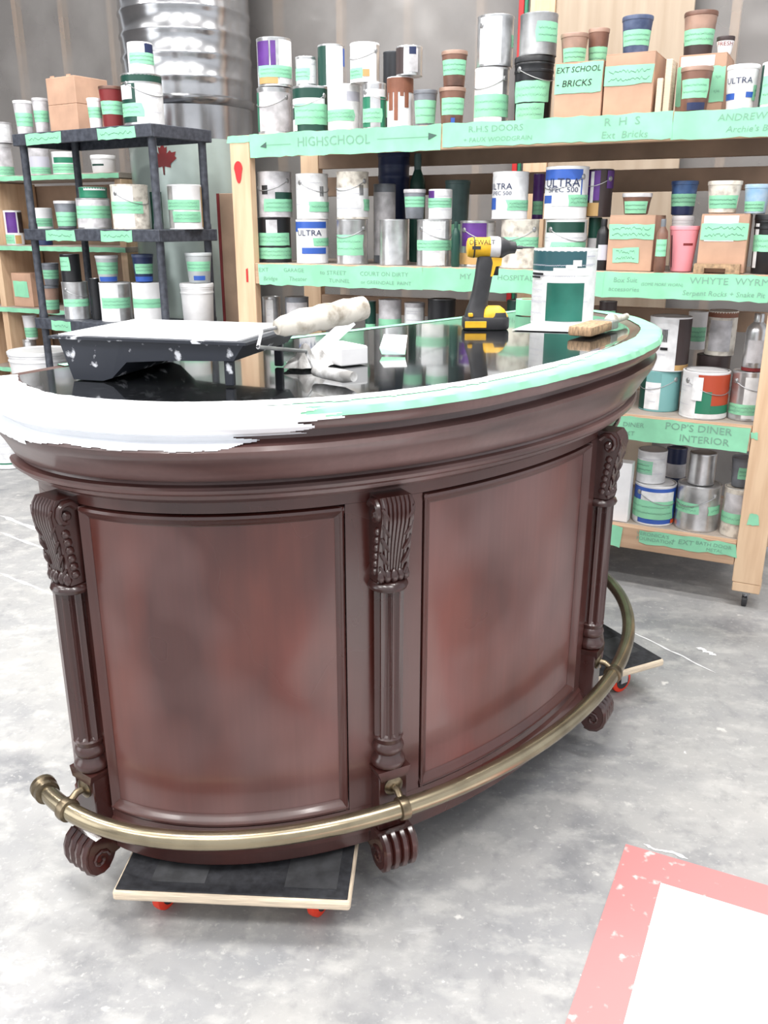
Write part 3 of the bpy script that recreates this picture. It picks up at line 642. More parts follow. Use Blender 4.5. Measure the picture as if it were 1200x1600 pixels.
item('2k', 781, 842, 343, T2, 'white-splashed silver can with green tape under the left ULTRA can', group=G2, body='painty', patches=[('g', -65, 85, 0.42, 0.64)], bail=True)
item('2K', 768, 826, 269, '2k', 'white ULTRA SPEC can with green tape on splashed silver can', group=G2, body='white', patches=[('w', -95, 95, 0.4, 0.9), ('b', -95, -50, 0.2, 0.45), ('g', -10, 88, 0.18, 0.4)], texts=[('ULTRA', 0.032, -38, 0.68, 1.05), ('SPEC 500', 0.02, -32, 0.54, 1.1)])
item('2l', 850, 916, 343, T2, 'white and dark green can with green tape under largest ULTRA can', group=G2, body='white', patches=[('G', -70, 60, 0.74, 0.95), ('w', -90, 90, 0.3, 0.72), ('g', -45, 75, 0.34, 0.55)], bail=True)
item('2L', 850, 919, 261, '2l', 'largest white and blue can lettered ULTRA SPEC 500', group=G2, body='white', patches=[('b', -85, 45, 0.3, 0.94), ('w', -80, 40, 0.45, 0.74), ('w', -40, 40, 0.24, 0.5), ('g', 5, 80, 0.24, 0.46)], texts=[('ULTRA', 0.042, -14, 0.68, 1.05), ('SPEC 500', 0.026, -10, 0.55, 1.1)], bail=True)
item('2m', 917, 938, 340, T2, 'dark can with grey band beneath the purple can', group=G2, d=0.2, body='darkgreen', patches=[('l', -90, 90, 0.3, 0.6)])
item('2n', 931, 952, 342, T2, 'slim black spray bottle left of the two-tape box', 'bottle', group=G2, body='black', lid='black', patches=[('q', -40, 60, 0.2, 0.5)], d=0.08)
item('2M', 916, 957, 265, '2m', 'purple and black can with wire handle right of largest ULTRA can', group=G2, body='darkbrown', patches=[('p', -75, 0, 0.35, 0.97), ('w', -45, -28, 0.3, 0.95), ('y', -60, 0, 0.02, 0.3), ('p', 30, 90, 0.6, 0.97)], bail=True)
item('2o', 832, 850, 272, '2k', 'purple can half hidden between the two ULTRA SPEC cans', group=G2, body='purple', d=0.27, patches=[('g', -60, 60, 0.1, 0.4)])
carton('2p', 950, 1021, 336, T2, 'cardboard box with two green tapes, brown tub on top', dep=0.2, tapes=[(0.58, 0.84, 0, 1), (0.16, 0.42, 0.12, 0.7)], group=None)
item('2P', 973, 1020, 302, '2p', 'brown tub with white lid and green tape on the two-tape box', 'tub', group=G2, d=0.12, body='tub_brown', lid='label_grey', patches=[('g', -65, 55, 0.05, 0.62)])
item('2q', 1044, 1090, 353, T2, 'tall pink plastic cup on the second tier', 'cup', group=None, body='pink', lid='pink', texts=[('••••••', 0.012, 20, 0.62, 1.2)] if False else (), patches=[('v', 0, 45, 0.58, 0.63), ('d', -62, -55, 0.1, 0.8)])
item('2r', 1024, 1042, 342, T2, 'green-taped bottle between two-tape box and pink cup', 'bottle', group=G2, body='tub_brown', lid='tub_grey', d=0.035, patches=[('g', -60, 60, 0.3, 0.62)])
item('2s', 1046, 1080, 337, T2, 'white pail behind the pink cup', 'pail', group=G2, body='white', lid='white', d=0.24)
item('2Q', 1048, 1090, 283, '2s', 'blue tub with green tape above the pink cup', 'tub', group=G2, body='tub_blue', lid='tub_blue', patches=[('n', -90, 90, 0.02, 0.28), ('g', -85, 80, 0.26, 0.62)])
carton('2t', 1092, 1167, 334, T2, 'cardboard box with white paper and green tape, tubs on top', dep=0.095, d=0.055, tapes=[(0.56, 0.84, 0.02, 1.0)], whites=[(0.8, 0.97, 0.06, 0.78), (0.54, 0.62, 0.1, 0.72)], group=None)
item('2T', 1106, 1159, 283, '2t', 'paint-crusted white tub with green tape on second tier box', 'tub', group=G2, d=0.105, body='painty', lid='painty', patches=[('g', -70, 65, 0.15, 0.55)])
item('2v', 1175, 1232, 335, T2, 'black pail with white paint streak at right end of second tier', 'pail', group=G2, body='black', lid='black', patches=[('w', -66, -46, 0.1, 0.85), ('g', -75, 60, 0.38, 0.66)])
item('2u', 1164, 1204, 288, '2v', 'pale blue tub with green tape at right of crusted white tub', 'tub', group=G2, body='tub_paleblue', lid='tub_paleblue', patches=[('g', -75, 50, 0.08, 0.42)])
br = empty('wood_block', S(s_at(1121, 0.055, T2), 0.008, T2), SROT); tag(br, 'small bridge-shaped wood block in front of the white-papered box', 'block')
link('block_body', extrude_poly([(-0.075, 0), (-0.04, 0), (-0.04, 0.018), (0.03, 0.018), (0.03, 0), (0.075, 0), (0.075, 0.032), (-0.075, 0.032)], 0, 0.04, 'xz'), 'tan', br)
# ---- third tier, right
item('3a', 1000, 1062, 574, T3, 'teal and white can at lower left of the third tier', group=G3, body='teal', patches=[('G', -95, -45, 0.0, 0.95), ('w', -45, 2, 0.05, 0.72), ('t', 2, 95, 0.02, 0.95)], bail=True, d=0.19)
item('3A', 1012, 1077, 492, '3a', 'tall white can with black barcode and dark brown panel', group=G3, body='white', patches=[('w', -95, 22, 0.03, 0.97), ('d', 22, 95, 0.12, 0.97), ('y', 22, 95, 0.02, 0.12)] + BAR(-20, 0.55, 0.78) + [('k', -22, -2, 0.4, 0.45)])
item('3b', 1064, 1137, 575, T3, 'white, teal and rust-red labelled can front of third tier', group=G3, body='white', patches=[('w', -95, -18, 0.05, 0.85), ('u', -18, 95, 0.3, 0.95), ('e', -18, 18, 0.12, 0.6), ('e', 18, 95, 0.12, 0.3), ('w', -18, 95, 0.02, 0.12), ('w', -30, -5, 0.4, 0.9)], bail=True)
item('3c', 1084, 1136, 552, T3, 'dull brown can behind the rust-red labelled can', group=G3, d=0.3, body='darkbrown', lid='darkbrown')
item('3C', 1104, 1150, 484, '3c', 'grey paint-dripped can at the back of the third tier', group=G3, body='painty', lid='tub_brown', patches=[('r', -95, 95, 0.86, 0.98), ('l', -50, 40, 0.1, 0.8)])
item('3D', 1074, 1104, 486, '3c', 'white can with green tape behind the dark-panelled can', group=G3, d=0.42, body='white', patches=[('g', -60, 70, 0.22, 0.6)])
item('3e', 1141, 1192, 577, T3, 'silver can with green tape next to the right shelf post', group=G3, patches=[('w', -10, 35, 0.05, 0.9), ('g', -85, 70, 0.12, 0.34)], bail=True, d=0.15)
item('3E', 1163, 1198, 489, '3e', 'tall silver bottle atop the can beside right shelf post', 'bottle', group=G3, body='metal', lid='metal', patches=[('v', -90, 90, 0.0, 0.06), ('l', -40, 40, 0.15, 0.55)])
# ---- third tier, seen over the bar top
for k, (xl, xr, yt_, nm, bd, pt) in enumerate((
        (411, 440, 463, 'silver can seen over the paint tray through third tier', 'metal', [('w', -40, 10, 0.05, 0.95)]),
        (446, 484, 463, 'grey-labelled can on third tier above the roller', 'tub_grey', [('l', -60, 60, 0.3, 0.9)]),
        (570, 588, 470, 'small dark bottle-green can left of the green-banded tub', 'darkgreen', [('g', -60, 60, 0.1, 0.5)]),
        (591, 628, 467, 'pale can with green band on third tier over the bar', 'label_grey', [('g', -90, 90, 0.2, 0.6), ('e', -90, 90, 0.0, 0.2)]),
        (631, 664, 472, 'white-topped can third tier right of green-banded can', 'label_grey', [('w', -60, 60, 0.5, 0.9), ('g', 20, 80, 0.1, 0.45)]),
        (667, 712, 466, 'black can on third tier left of the drill', 'black', []),
        (790, 826, 468, 'dark green can on third tier right of the drill', 'darkgreen', [('g', -40, 60, 0.3, 0.6)]),
        (934, 962, 470, 'brown can on third tier behind the brush end of bar', 'darkbrown', [('g', -40, 60, 0.4, 0.8)]))):
    item('3L%d' % k, xl, xr, 540, T3, 'lower ' + nm.replace(' seen', '').replace('silver can over', 'can under the one seen over') if False else 'can beneath the ' + nm, group=G3, body='metal_dull', d=0.13, lid='metal_dull')
    item('3U%d' % k, xl, xr, yt_, '3L%d' % k, nm, group=G3, body=bd, patches=pt)
# ---- lowest tier
item('4a', 990, 1055, 748, T4, 'blue and white can with large green tape on lowest tier', group=G4, body='white', patches=[('b', -95, 95, 0.04, 0.94), ('w', -40, 60, 0.55, 0.85), ('w', -95, -45, 0.04, 0.2), ('g', -80, 62, 0.16, 0.62), ('o', 55, 75, 0.04, 0.14)], bail=True)
item('4A', 996, 1042, 699, '4a', 'small white can with green tape atop the blue can', group=G4, body='white', patches=[('w', -95, 95, 0.05, 0.95), ('g', -80, 5, 0.28, 0.7)])
item('4b', 1042, 1073, 745, T4, 'slate blue can at the back of the lowest tier', group=G4, body='tub_navy', d=0.3, lid='tub_grey')
item('4B', 1041, 1073, 697, '4b', 'slate blue can with pale lower label, back of lowest tier', group=G4, body='navy', patches=[('l', -90, 90, 0.05, 0.5)])
item('4c', 1056, 1124, 750, T4, 'shiny silver can with torn green tape on lowest tier', group=G4, patches=[('g', -80, 5, 0.4, 0.64), ('g', 30, 75, 0.38, 0.58)], bail=True)
item('4C', 1077, 1119, 704, '4c', 'small silver can on the shiny silver can, lowest tier', group=G4)
item('4d', 1128, 1177, 757, T4, 'paint-smeared can with green tape beside the right post, lowest tier', group=G4, body='painty', patches=[('l', -60, 30, 0.3, 0.9), ('g', -80, 75, 0.28, 0.5)])
item('4D', 1143, 1178, 712, '4d', 'grey tub with green tape above the smeared can, lowest tier', 'tub', group=G4, body='tub_grey', lid='tub_grey', patches=[('g', -20, 60, 0.3, 0.7)])
carton('4e', 955, 983, 722, T4, 'plain white carton at left of the lowest tier', dep=0.055, m='white', flaps=False, name='white_carton', d=0.045, group=None)
item('4f', 930, 968, 690, T4, 'dark green pail at the back left of lowest tier', 'pail', group=G4, body='darkgreen', lid='darkgreen', d=0.42)

# ------------------------------------------------------------------ black plastic rack (left)
RC = Vector((-1.035, 4.216, 0)); RA = math.radians(180 - 147.37)      # near corner; local +x towards the left-far corner is -x
rack = empty('plastic_rack', RC, -RA); tag(rack, 'black plastic shelving rack with posts, left of the timber shelf', 'rack')
RL, RW = 0.986, 0.389
RZ = [1.8, 1.35, 0.9, 0.45, 0.06]
for z in RZ:
    e = link('shelf_tray', boxm(-RL + .0125, -.0125, .0125, RW - .0125, z - 0.012, z - .0002, 0.001), 'rack_black', rack)
    for (x0, x1, y0, y1) in ((-RL, 0, 0, 0.012), (-RL, 0, RW - 0.012, RW), (-RL, -RL + 0.012, 0.012, RW - 0.012), (-0.012, 0, 0.012, RW - 0.012)):
        link('tray_edge', boxm(x0, x1, y0, y1, z - 0.055, z, 0.003), 'rack_black', e)
for (x, y) in ((-0.035, 0.035), (-RL + 0.035, 0.035), (-0.035, RW - 0.035), (-RL + 0.035, RW - 0.035)):
    for k in range(4):
        za, zb = RZ[k + 1] + 0.0, RZ[k] - 0.0125
        link('post', xf(lathe([(0.022, za), (0.022, za + 0.02), (0.019, za + 0.03), (0.019, zb - 0.03), (0.022, zb - 0.02), (0.022, zb)], 14), Matrix.Translation((x, y, 0))), 'rack_black', rack, True)
    link('foot', xf(lathe([(0.024, 0), (0.022, 0.047)], 12), Matrix.Translation((x, y, 0))), 'rack_black', rack, True)
def rack_tape(px0, px1, z, h=0.05):
    def lxr(px):
        lo, hi = -RL - 0.3, 0.3
        for _ in range(40):
            m = (lo + hi) / 2; p = RC + Vector((math.cos(-RA) * m, math.sin(-RA) * m, 0))
            if proj(p.x, p.y, z)[0] < px: lo = m
            else: hi = m
        return (lo + hi) / 2
    t = flat_tape(rack, lxr(px0), lxr(px1), -0.0015, z - 0.056, z - 0.056 + h, ragged=0.003, name='tape')
    a, b = lxr(px0), lxr(px1); n = 22; vs = []
    for j in range(n + 1):
        x = a + 0.02 + (b - a - 0.04) * j / n; q = z - 0.03 + 0.007 * random.uniform(-1, 1)
        vs += [(x, -0.0025, q - 0.0009), (x, -0.0025, q + 0.0009)]
    link('handwriting', mesh(vs, [(2 * j, 2 * j + 2, 2 * j + 3, 2 * j + 1) for j in range(n)]), 'ink', t)
for a in ((39, 95, 1.8), (151, 210, 1.8), (71, 116, 1.35), (157, 206, 1.35), (80, 110, 0.9)): rack_tape(*a)
RD = Vector((math.sin(RA), math.cos(RA), 0)); RX = Vector((math.cos(RA), -math.sin(RA), 0))
def ritem(key, xl, xr, yt, base, label, kind='can', d=0.1, group='paint containers on the black rack', **kw):
    if isinstance(base, str): zb = TOPS[base][0] + 0.002; d = TOPS[base][1] if d == 0.1 else d
    else: zb = base + 0.0005
    xc = (xl + xr) / 2; lo, hi = -RL - 0.6, 0.6
    for _ in range(40):
        m = (lo + hi) / 2; p = RC + RX * m + RD * d
        if proj(p.x, p.y, zb + 0.08)[0] < xc: lo = m
        else: hi = m
    p.z = zb
    r = (xr - xl) / 2 * depth(p.x, p.y, zb + 0.08) / FPX
    h = z_at(p, yt) - zb
    nm = {'can': 'paint_can', 'tub': 'plastic_tub', 'pail': 'plastic_pail', 'bottle': 'bottle', 'cup': 'plastic_cup'}[kind]
    ct = {'can': 'paint can', 'tub': 'tub', 'pail': 'pail', 'bottle': 'bottle', 'cup': 'cup'}[kind]
    e = container(nm, label, ct, group, p, r, h, kind, **kw); TOPS[key] = (zb + h, d, r, p); return e
# rack, top
ritem('r1', 193, 255, 118, 1.8, 'white-labelled can with dark green rim on top of black rack', group='paint containers on top of the black rack', patches=[('G', -95, 95, 0.84, 0.98), ('w', -20, 90, 0.02, 0.8), ('G', -95, -20, 0.05, 0.8), ('w', -95, -30, 0.5, 0.78), ('g', -95, 0, 0.16, 0.42)], bail=True)
ritem('r2', 200, 239, 68, 'r1', 'small white and navy can topping the black rack stack', group='paint containers on top of the black rack', body='white', patches=[('n', 20, 80, 0.66, 0.97), ('w', -95, 20, 0.03, 0.97), ('g', -60, 90, 0.3, 0.66)])
ritem('r3', 157, 194, 136, 1.8, 'dark red-brown tub with green tape on top of black rack', 'tub', group='paint containers on top of the black rack', body='maroon', lid='tub_brown', patches=[('g', -75, 80, 0.32, 0.64)], d=0.08)
ritem('r4', 137, 160, 154, 1.8, 'slim white tub with green tape beside red-brown tub', 'tub', group='paint containers on top of the black rack', body='white', lid='white', patches=[('g', -80, 80, 0.35, 0.7)], d=0.05)
ritem('r5', 53, 77, 154, 1.8, 'white tub with green tape just left of rack-top box', 'tub', group='paint containers on top of the black rack', body='label_grey', lid='label_grey', patches=[('g', -80, 80, 0.35, 0.66)], d=0.12)
ritem('r6', 24, 52, 158, 1.8, 'white tub with green tape at left end of rack top', 'tub', group='paint containers on top of the black rack', body='label_grey', lid='white', patches=[('g', -70, 85, 0.3, 0.66)], d=0.16)
def rcarton(xl, xr, yt, zb, d, dep, label):
    def m_at(px):
        lo, hi = -RL - 0.6, 0.6
        for _ in range(40):
            m = (lo + hi) / 2; p = RC + RX * m + RD * d
            if proj(p.x, p.y, zb + 0.1)[0] < px: lo = m
            else: hi = m
        return (lo + hi) / 2
    a, b = m_at(xl), m_at(xr); p = RC + RX * ((a + b) / 2) + RD * d; p.z = zb + 0.0005
    h = z_at(p, yt) - p.z; w_ = (b - a) / 2
    e = empty('cardboard_box', p, -RA); tag(e, label, 'box')
    link('box_body', boxm(-w_, w_, 0, dep, 0, h * 0.5, 0.002), 'cardboard', e)
    link('upper_body', boxm(-w_, w_, 0.001, dep, h * 0.5 + 0.001, h, 0.002), 'cardboard', e)
    for x in (-0.6, 0.55): link('flap_tab', boxm(x * w_ - 0.012, x * w_ + 0.012, 0.005, 0.012, h, h + 0.008), 'cardboard', e)
rcarton(76, 120, 120, 1.8, 0.06, 0.2, 'tall plain cardboard box on top of the black rack')
# rack, middle
ritem('r10', 176, 233, 289, 1.35, 'white-sided can with pale green tape, middle of rack second shelf', body='painty', patches=[('w', -60, 10, 0.04, 0.96), ('g', -80, 40, 0.35, 0.62)], bail=True)
ritem('r11', 264, 316, 289, 1.35, 'white can with two green tapes right of the rack post', body='white', patches=[('m', -95, -45, 0.02, 0.98), ('y', 70, 95, 0.05, 0.95), ('g', -80, 58, 0.44, 0.66), ('g', -45, 58, 0.16, 0.4)], d=0.225)
ritem('r12', 121, 172, 310, 1.35, 'green-lidded can with green tape on rack second shelf', lid='green', patches=[('l', -90, 90, 0.05, 0.95), ('g', -85, 85, 0.35, 0.75)])
ritem('r13', 122, 165, 293, 'r12', 'short dark green tin stacked on the green-lidded can', body='green', lid='white', patches=[('w', -40, 60, 0.7, 0.95)])
ritem('r14', 86, 120, 314, 1.35, 'grey-blue tub with green tape at left of rack second shelf', 'tub', body='tub_grey', lid='label_grey', patches=[('g', -80, 85, 0.1, 0.6)], d=0.08)
ritem('r15', 54, 81, 325, 1.35, 'small white can with green tape behind left rack post', body='white', patches=[('g', -80, 60, 0.1, 0.5)], d=0.2)
ritem('r16', 236, 254, 300, 1.35, 'green-sided can mostly hidden by the near rack post', body='darkgreen', d=0.2)
# rack, lower
ritem('r20', 100, 139, 440, 0.9, 'silver can with green tape near left of rack third shelf', patches=[('g', -70, 80, 0.35, 0.55)], d=0.09, bail=True)
ritem('r21', 143, 158, 435, 0.9, 'dark can next to the silver can on rack third shelf', body='black', d=0.12)
ritem('r22', 158, 206, 441, 0.9, 'pale silver can with green tape, rack third shelf centre', body='white', patches=[('m', 10, 60, 0.02, 0.98), ('g', -60, 60, 0.35, 0.62)], d=0.14)
ritem('r23', 193, 229, 464, 0.9, 'clear tub with low green tape before the pale silver can', 'tub', body='plastic_clear', lid='white', patches=[('g', -80, 80, 0.05, 0.6)], d=0.055) if False else None
ritem('r24', 209, 256, 441, 0.9, 'white can with green tape left of near rack post, third shelf', body='white', patches=[('g', -80, 70, 0.4, 0.62)], d=0.14)
ritem('r25', 284, 335, 442, 0.9, 'plain white pail at right end of rack third shelf', 'pail', body='white', lid='white', d=0.23)
ritem('r26', 150, 185, 399, 'r22', 'white tub with green tape stacked over the pale silver can', 'tub', body='plastic_clear', lid='white', patches=[('g', -85, 85, 0.3, 0.75), ('b', -60, 60, 0.02, 0.2)])
ritem('r27', 207, 240, 397, 'r24', 'dark blue tub with green tape over the rack third shelf', 'tub', body='navy', lid='tub_navy', patches=[('g', -60, 80, 0.3, 0.66), ('b', -70, 70, 0.02, 0.2)])
ritem('r28', 290, 331, 395, 'r25', 'small clear tub with green tape sitting on the plain white pail', 'tub', body='plastic_clear', lid='plastic_clear', patches=[('g', -70, 70, 0.4, 0.72), ('b', -30, 30, 0.1, 0.25)])
ritem('r29', 95, 125, 397, 'r20', 'black tin with green tape stacked on the rack silver can', body='black', patches=[('g', -80, -5, 0.4, 0.9)])
ritem('r30', 67, 93, 446, 0.9, 'brownish tub with green tape behind the left rack post', 'tub', body='tub_brown2', lid='tub_grey', patches=[('g', -80, 80, 0.15, 0.5)], d=0.2)
ritem('r31', 66, 92, 411, 'r30', 'grey tub with green tape stacked on the brownish tub', 'tub', body='tub_grey', lid='tub_grey', patches=[('g', -80, 80, 0.3, 0.7)])
# rack, fourth shelf: pails seen past the bar corner
ritem('r41', 20, 116, 546, 0.45, 'big white lidded pail behind the left rack post, fourth shelf', 'pail', group=None, body='white', lid='white', d=0.22)
ritem('r42', 120, 156, 540, 0.45, 'white pail with blue label behind the paint tray', 'pail', group=None, body='white', lid='white', d=0.2, patches=[('b', -80, 0, 0.3, 0.6)])
# pails on the floor at the far left
x, y = onz(6, 735, 0)
container('plastic_pail', 'white pail with thin green line on floor, at left photo edge', 'pail', None, Vector((x, y + .13, 0.001)), 0.13, 0.3, 'pail', body='white', lid='white', patches=[('e', -95, 95, 0.1, 0.13), ('w', -60, 60, 0.2, 0.6)])

# ------------------------------------------------------------------ timber shelf behind the rack
LS0, LS1, LD = 3.47, 4.75, 0.62
left = empty('timber_bookshelf', S(LS0, LD), SROT); tag(left, 'low pine shelf with green taped edges behind the black rack', 'shelf')
LW = LS1 - LS0; LZ = [1.645, 1.25, 0.88, 0.5]
for z in LZ:
    link('shelf_board', boxm(-LW, 0, 0.001, 0.36, z - 0.03, z, 0.002), 'deck', left)
    flat_tape(left, -LW, -0.0, -0.0018, z - 0.03, z - 0.004, ragged=0.002, name='green_tape')
for x in (LS0 - s_at(18, LD + 0.02, 0.6), -LW + 0.02, -0.02):
    link('upright', boxm(x - 0.03, x + 0.018, 0.012, 0.35, 0.0, 1.61, 0.002), 'pine', left)
link('back_panel', boxm(-LW, 0, 0.362, 0.375, 0.1, 1.6), 'rail_wood', left)
def litem(key, xl, xr, yt, zb, label, kind='can', d=0.1, **kw):
    zz = TOPS[zb][0] + 0.002 if isinstance(zb, str) else zb + 0.001
    s = s_at((xl + xr) / 2, LD + d, zz + 0.08); p = S(s, LD + d, zz)
    r = (xr - xl) / 2 * depth(p.x, p.y, zz + .08) / FPX; h = z_at(p, yt) - zz
    nm = {'can': 'paint_can', 'tub': 'plastic_tub', 'pail': 'plastic_pail'}[kind]
    e = container(nm, label, {'can': 'paint can', 'tub': 'tub', 'pail': 'pail'}[kind], 'paint containers on the pine shelf', p, r, h, kind, **kw); TOPS[key] = (zz + h, d, r, p); return e
litem('l1', -16, 20, 225, LZ[0], 'grey-white can with green tape at far left of pine shelf', body='white', patches=[('g', -70, 80, 0.0, 0.3), ('l', -60, 60, 0.3, 0.9)])
litem('l2', -16, 18, 192, 'l1', 'pale can stacked on the far left grey-white can', body='label_grey', patches=[('w', -50, 50, 0.1, 0.9)])
litem('l3', 45, 78, 233, LZ[0], 'purple-grey can on pine shelf behind left rack post', body='label_grey', patches=[('q', -60, 60, 0.3, 0.7), ('g', -60, 70, 0.05, 0.3)])
litem('l4', 82, 122, 238, LZ[0], 'wide can with green tape on pine shelf below the rack top', body='white', patches=[('e', -60, 60, 0.5, 0.75), ('g', -80, 80, 0.05, 0.45)])
litem('l5', 142, 180, 243, LZ[0], 'white pail with dark stripe on right end of pine shelf', 'pail', body='white', lid='white', patches=[('G', -70, 0, 0.4, 0.5)])
litem('l6', 9, 36, 329, LZ[1], 'purple and white can on pine shelf at left photo edge', body='white', patches=[('p', -50, 20, 0.35, 0.95), ('d', 30, 95, 0.35, 0.95), ('g', -80, -5, 0.03, 0.3), ('y', 0, 40, 0.03, 0.28)])
litem('l7', 54, 80, 330, LZ[1], 'dark can with green tape on pine shelf behind rack', body='navy', patches=[('g', -50, 50, 0.3, 0.7)])
litem('l8', 31, 55, 492, LZ[3], 'white tub with green tape low on the pine shelf', body='white', kind='tub', lid='white', patches=[('g', -80, 80, 0.15, 0.5)]) if False else None
s0 = s_at(22, LD + 0.05, LZ[2] + .1); s1 = s_at(52, LD + 0.05, LZ[2] + .1)
cb = empty('cardboard_box', S((s0 + s1) / 2, LD + 0.04, LZ[2] + 0.001), SROT); tag(cb, 'small cardboard box with square green note on the pine shelf', 'box')
wv = (s0 - s1) / 2
link('box_body', boxm(-wv, wv, 0, 0.18, 0, 0.2, 0.002), 'cardboard', cb); link('flap', boxm(-wv + .001, wv - .001, 0.001, 0.09, 0.2, 0.203), 'cardboard', cb)
flat_tape(cb, -wv * 0.85, wv * 0.6, -0.002, 0.06, 0.155, ragged=0.003, name='tape')
litem('l9', 38, 58, 530, LZ[3], 'silver tin low on the pine shelf beside the white pails', patches=[('w', -40, 10, 0.1, 0.9)])
litem('l10', 37, 59, 492, 'l9', 'white tub with green tape stacked on the low silver tin', kind='tub', body='white', lid='white', patches=[('g', -80, 80, 0.1, 0.5)])

# wooden board with red edge standing beyond the rack
bd = empty('timber_plank', S(s_at(357, 0.5, 1.3), 0.5, 0.0), SROT); tag(bd, 'upright timber plank with red painted edge beside the shelf post', 'plank')
link('plank_body', boxm(-0.045, 0.06, 0, 0.04, 0, 1.52, 0.002), 'rail_wood', bd); link('red_edge', boxm(-0.062, -0.0455, 0, 0.04, 0, 1.52), 'maroon', bd)

# ------------------------------------------------------------------ galvanised tank
sT = s_at(288, 0.81, 2.4); pT = S(sT, 0.81, 0.0); rT = 0.335
tank = empty('metal_tank', pT, math.atan2(-pT.x, pT.y)); tag(tank, 'tall ribbed galvanised metal tank with red maple leaf behind the rack', 'tank')
prof = [(rT * 0.99, 1.95)]
z = 1.96
prof += [(rT * 1.03, 1.965), (rT * 1.035, 1.985), (rT * 1.0, 1.995), (rT * 1.0, 2.04)]
zz = 2.06
while zz < 3.4:
    prof += [(rT, zz), (rT * 1.018, zz + 0.012), (rT * 1.018, zz + 0.024), (rT, zz + 0.036), (rT, zz + 0.085)]; zz += 0.105
prof += [(rT * 0.9, zz)]
link('ribbed_drum', lathe(prof, 64), 'tank_metal', tank, True)
link('smooth_skirt', lathe([(rT * 0.985, 1.79), (rT * 0.985, 1.9495), (rT * 0.9, 1.9495)], 64), 'tank_metal', tank, True)
link('base_drum', lathe([(rT * 0.9, 0), (rT * 0.995, 0.01), (rT * 0.995, 1.7895)], 64), 'tank_base', tank, True)
def leaf():
    half = [(0, 1.0), (0.16, 0.66), (0.32, 0.75), (0.26, 0.3), (0.5, 0.52), (0.56, 0.38), (0.9, 0.44), (0.78, 0.14), (0.92, 0.05), (0.42, -0.35), (0.5, -0.52), (0.06, -0.44), (0.04, -0.95)]
    pts = half + [(-x, y) for x, y in reversed(half)]
    return pts
def bend_poly(pts, size, a_c, zc, r):
    bm = bmesh.new(); vs = []
    for x, y in pts: vs.append(bm.verts.new((x * size, 0, y * size)))
    f = bm.faces.new(vs); bmesh.ops.triangulate(bm, faces=[f])
    bmesh.ops.subdivide_edges(bm, edges=list(bm.edges), cuts=2)
    for v in bm.verts:
        t = math.radians(a_c) + v.co.x / r; v.co = Vector((r * math.sin(t), -r * math.cos(t), zc + v.co.z))
    me = bpy.data.meshes.new('m'); bm.to_mesh(me); bm.free(); return me
zl = z_at(pT, 255)
link('maple_leaf', bend_poly(leaf(), 0.08, -27, zl, rT * 0.995 + 0.003), 'maroon', tank)

# ------------------------------------------------------------------ the bar
BC = Vector((-0.0378, 2.2423, 0)); BR = 0.88; BA, BB = 0.8858, 0.5609
bt = Vector((math.cos(BR), math.sin(BR), 0)); bn = Vector((math.sin(BR), -math.cos(BR), 0))
def W(t, n, z): return BC + bt * t + bn * n + Vector((0, 0, z))
def E(deg, off, z):
    a = math.radians(deg); return W((BA + off) * math.sin(a), (BB + off) * math.cos(a), z)
def En(deg, off=0.0):
    a = math.radians(deg); v = bt * (math.sin(a) / (BA + off)) + bn * (math.cos(a) / (BB + off)); return v.normalized()
OV = [(-115, .062), (-106, .066), (-95, .08), (-80, .105), (-60, .122), (-45, .122), (-35, .112), (-25, .096), (-15, .074), (-5, .06), (5, .055), (20, .064), (32, .082), (53, .115), (70, .155), (86, .19), (95, .19)]
def T(deg):
    for (a, va), (b, vb) in zip(OV, OV[1:]):
        if a <= deg <= b:
            f = (deg - a) / (b - a); f = f * f * (3 - 2 * f) * 0.5 + f * 0.5; return va + (vb - va) * f
    return OV[0][1] if deg < OV[0][0] else OV[-1][1]
ZT = 1.10; LO = 0.037; TH0, TH1 = -106, 86
bar = empty('curved_bar', BC + Vector((0, 0, 0.126))); tag(bar, 'curved dark mahogany bar counter with brass foot rail on dollies', 'bar counter')
def blink(name, me, m, parent=None, smooth=True, label=None):
    me.transform(Matrix.Translation(-(BC + Vector((0, 0, 0.126)))))
    o = link(name, me, m, parent or bar, smooth)
    if label: o['label'] = label
    return o
def steps(a, b, st): n = max(1, int(round((b - a) / st))); return [a + (b - a) * k / n for k in range(n + 1)]
def band(prof, a, b, st=2.0, caps=True):
    ths = steps(a, b, st); m = len(prof); vs = []; fs = []
    for t in ths:
        for (o_, z) in prof: vs.append(E(t, o_(t) if callable(o_) else o_, z))
    for i in range(len(ths) - 1):
        for j in range(m - 1): fs.append((i * m + j, (i + 1) * m + j, (i + 1) * m + j + 1, i * m + j + 1))
    if caps: fs.append(tuple(range(m))); fs.append(tuple(reversed(range((len(ths) - 1) * m, len(ths) * m))))
    return fixn(mesh(vs, fs))
# carcass core, closed by a straight back
ths = steps(-102, 102, 3); n = len(ths)
core = fixn(mesh([E(t, -0.014, z) for z in (0.126, 0.93) for t in ths], [(k, k + 1, n + k + 1, n + k) for k in range(n - 1)] + [(n - 1, 0, n, 2 * n - 1), tuple(reversed(range(n))), tuple(range(n, 2 * n))]))
blink('carcass', core, 'mahogany_dark')
blink('top_rail', band([(-0.013, .93), (0.0, .93), (0.0, .889), (-0.013, .889)], -102, 102), 'mahogany_dark')
blink('base_skirt', band([(-0.013, .127), (-.004, .127), (.004, .135), (.004, .16), (.012, .165), (.014, .178), (.006, .19), (.006, .2), (0, .207), (0, .222), (-0.013, .222)], -102, 102), 'mahogany_dark')
PANELS = [(-85, -40.2), (-28.4, 10.6), (22, 66), (83, 98)]
PIL = [-88.6, -34.2, 16.0, 74.5]
edges = [-102] + [x for p in PANELS for x in p] + [102]
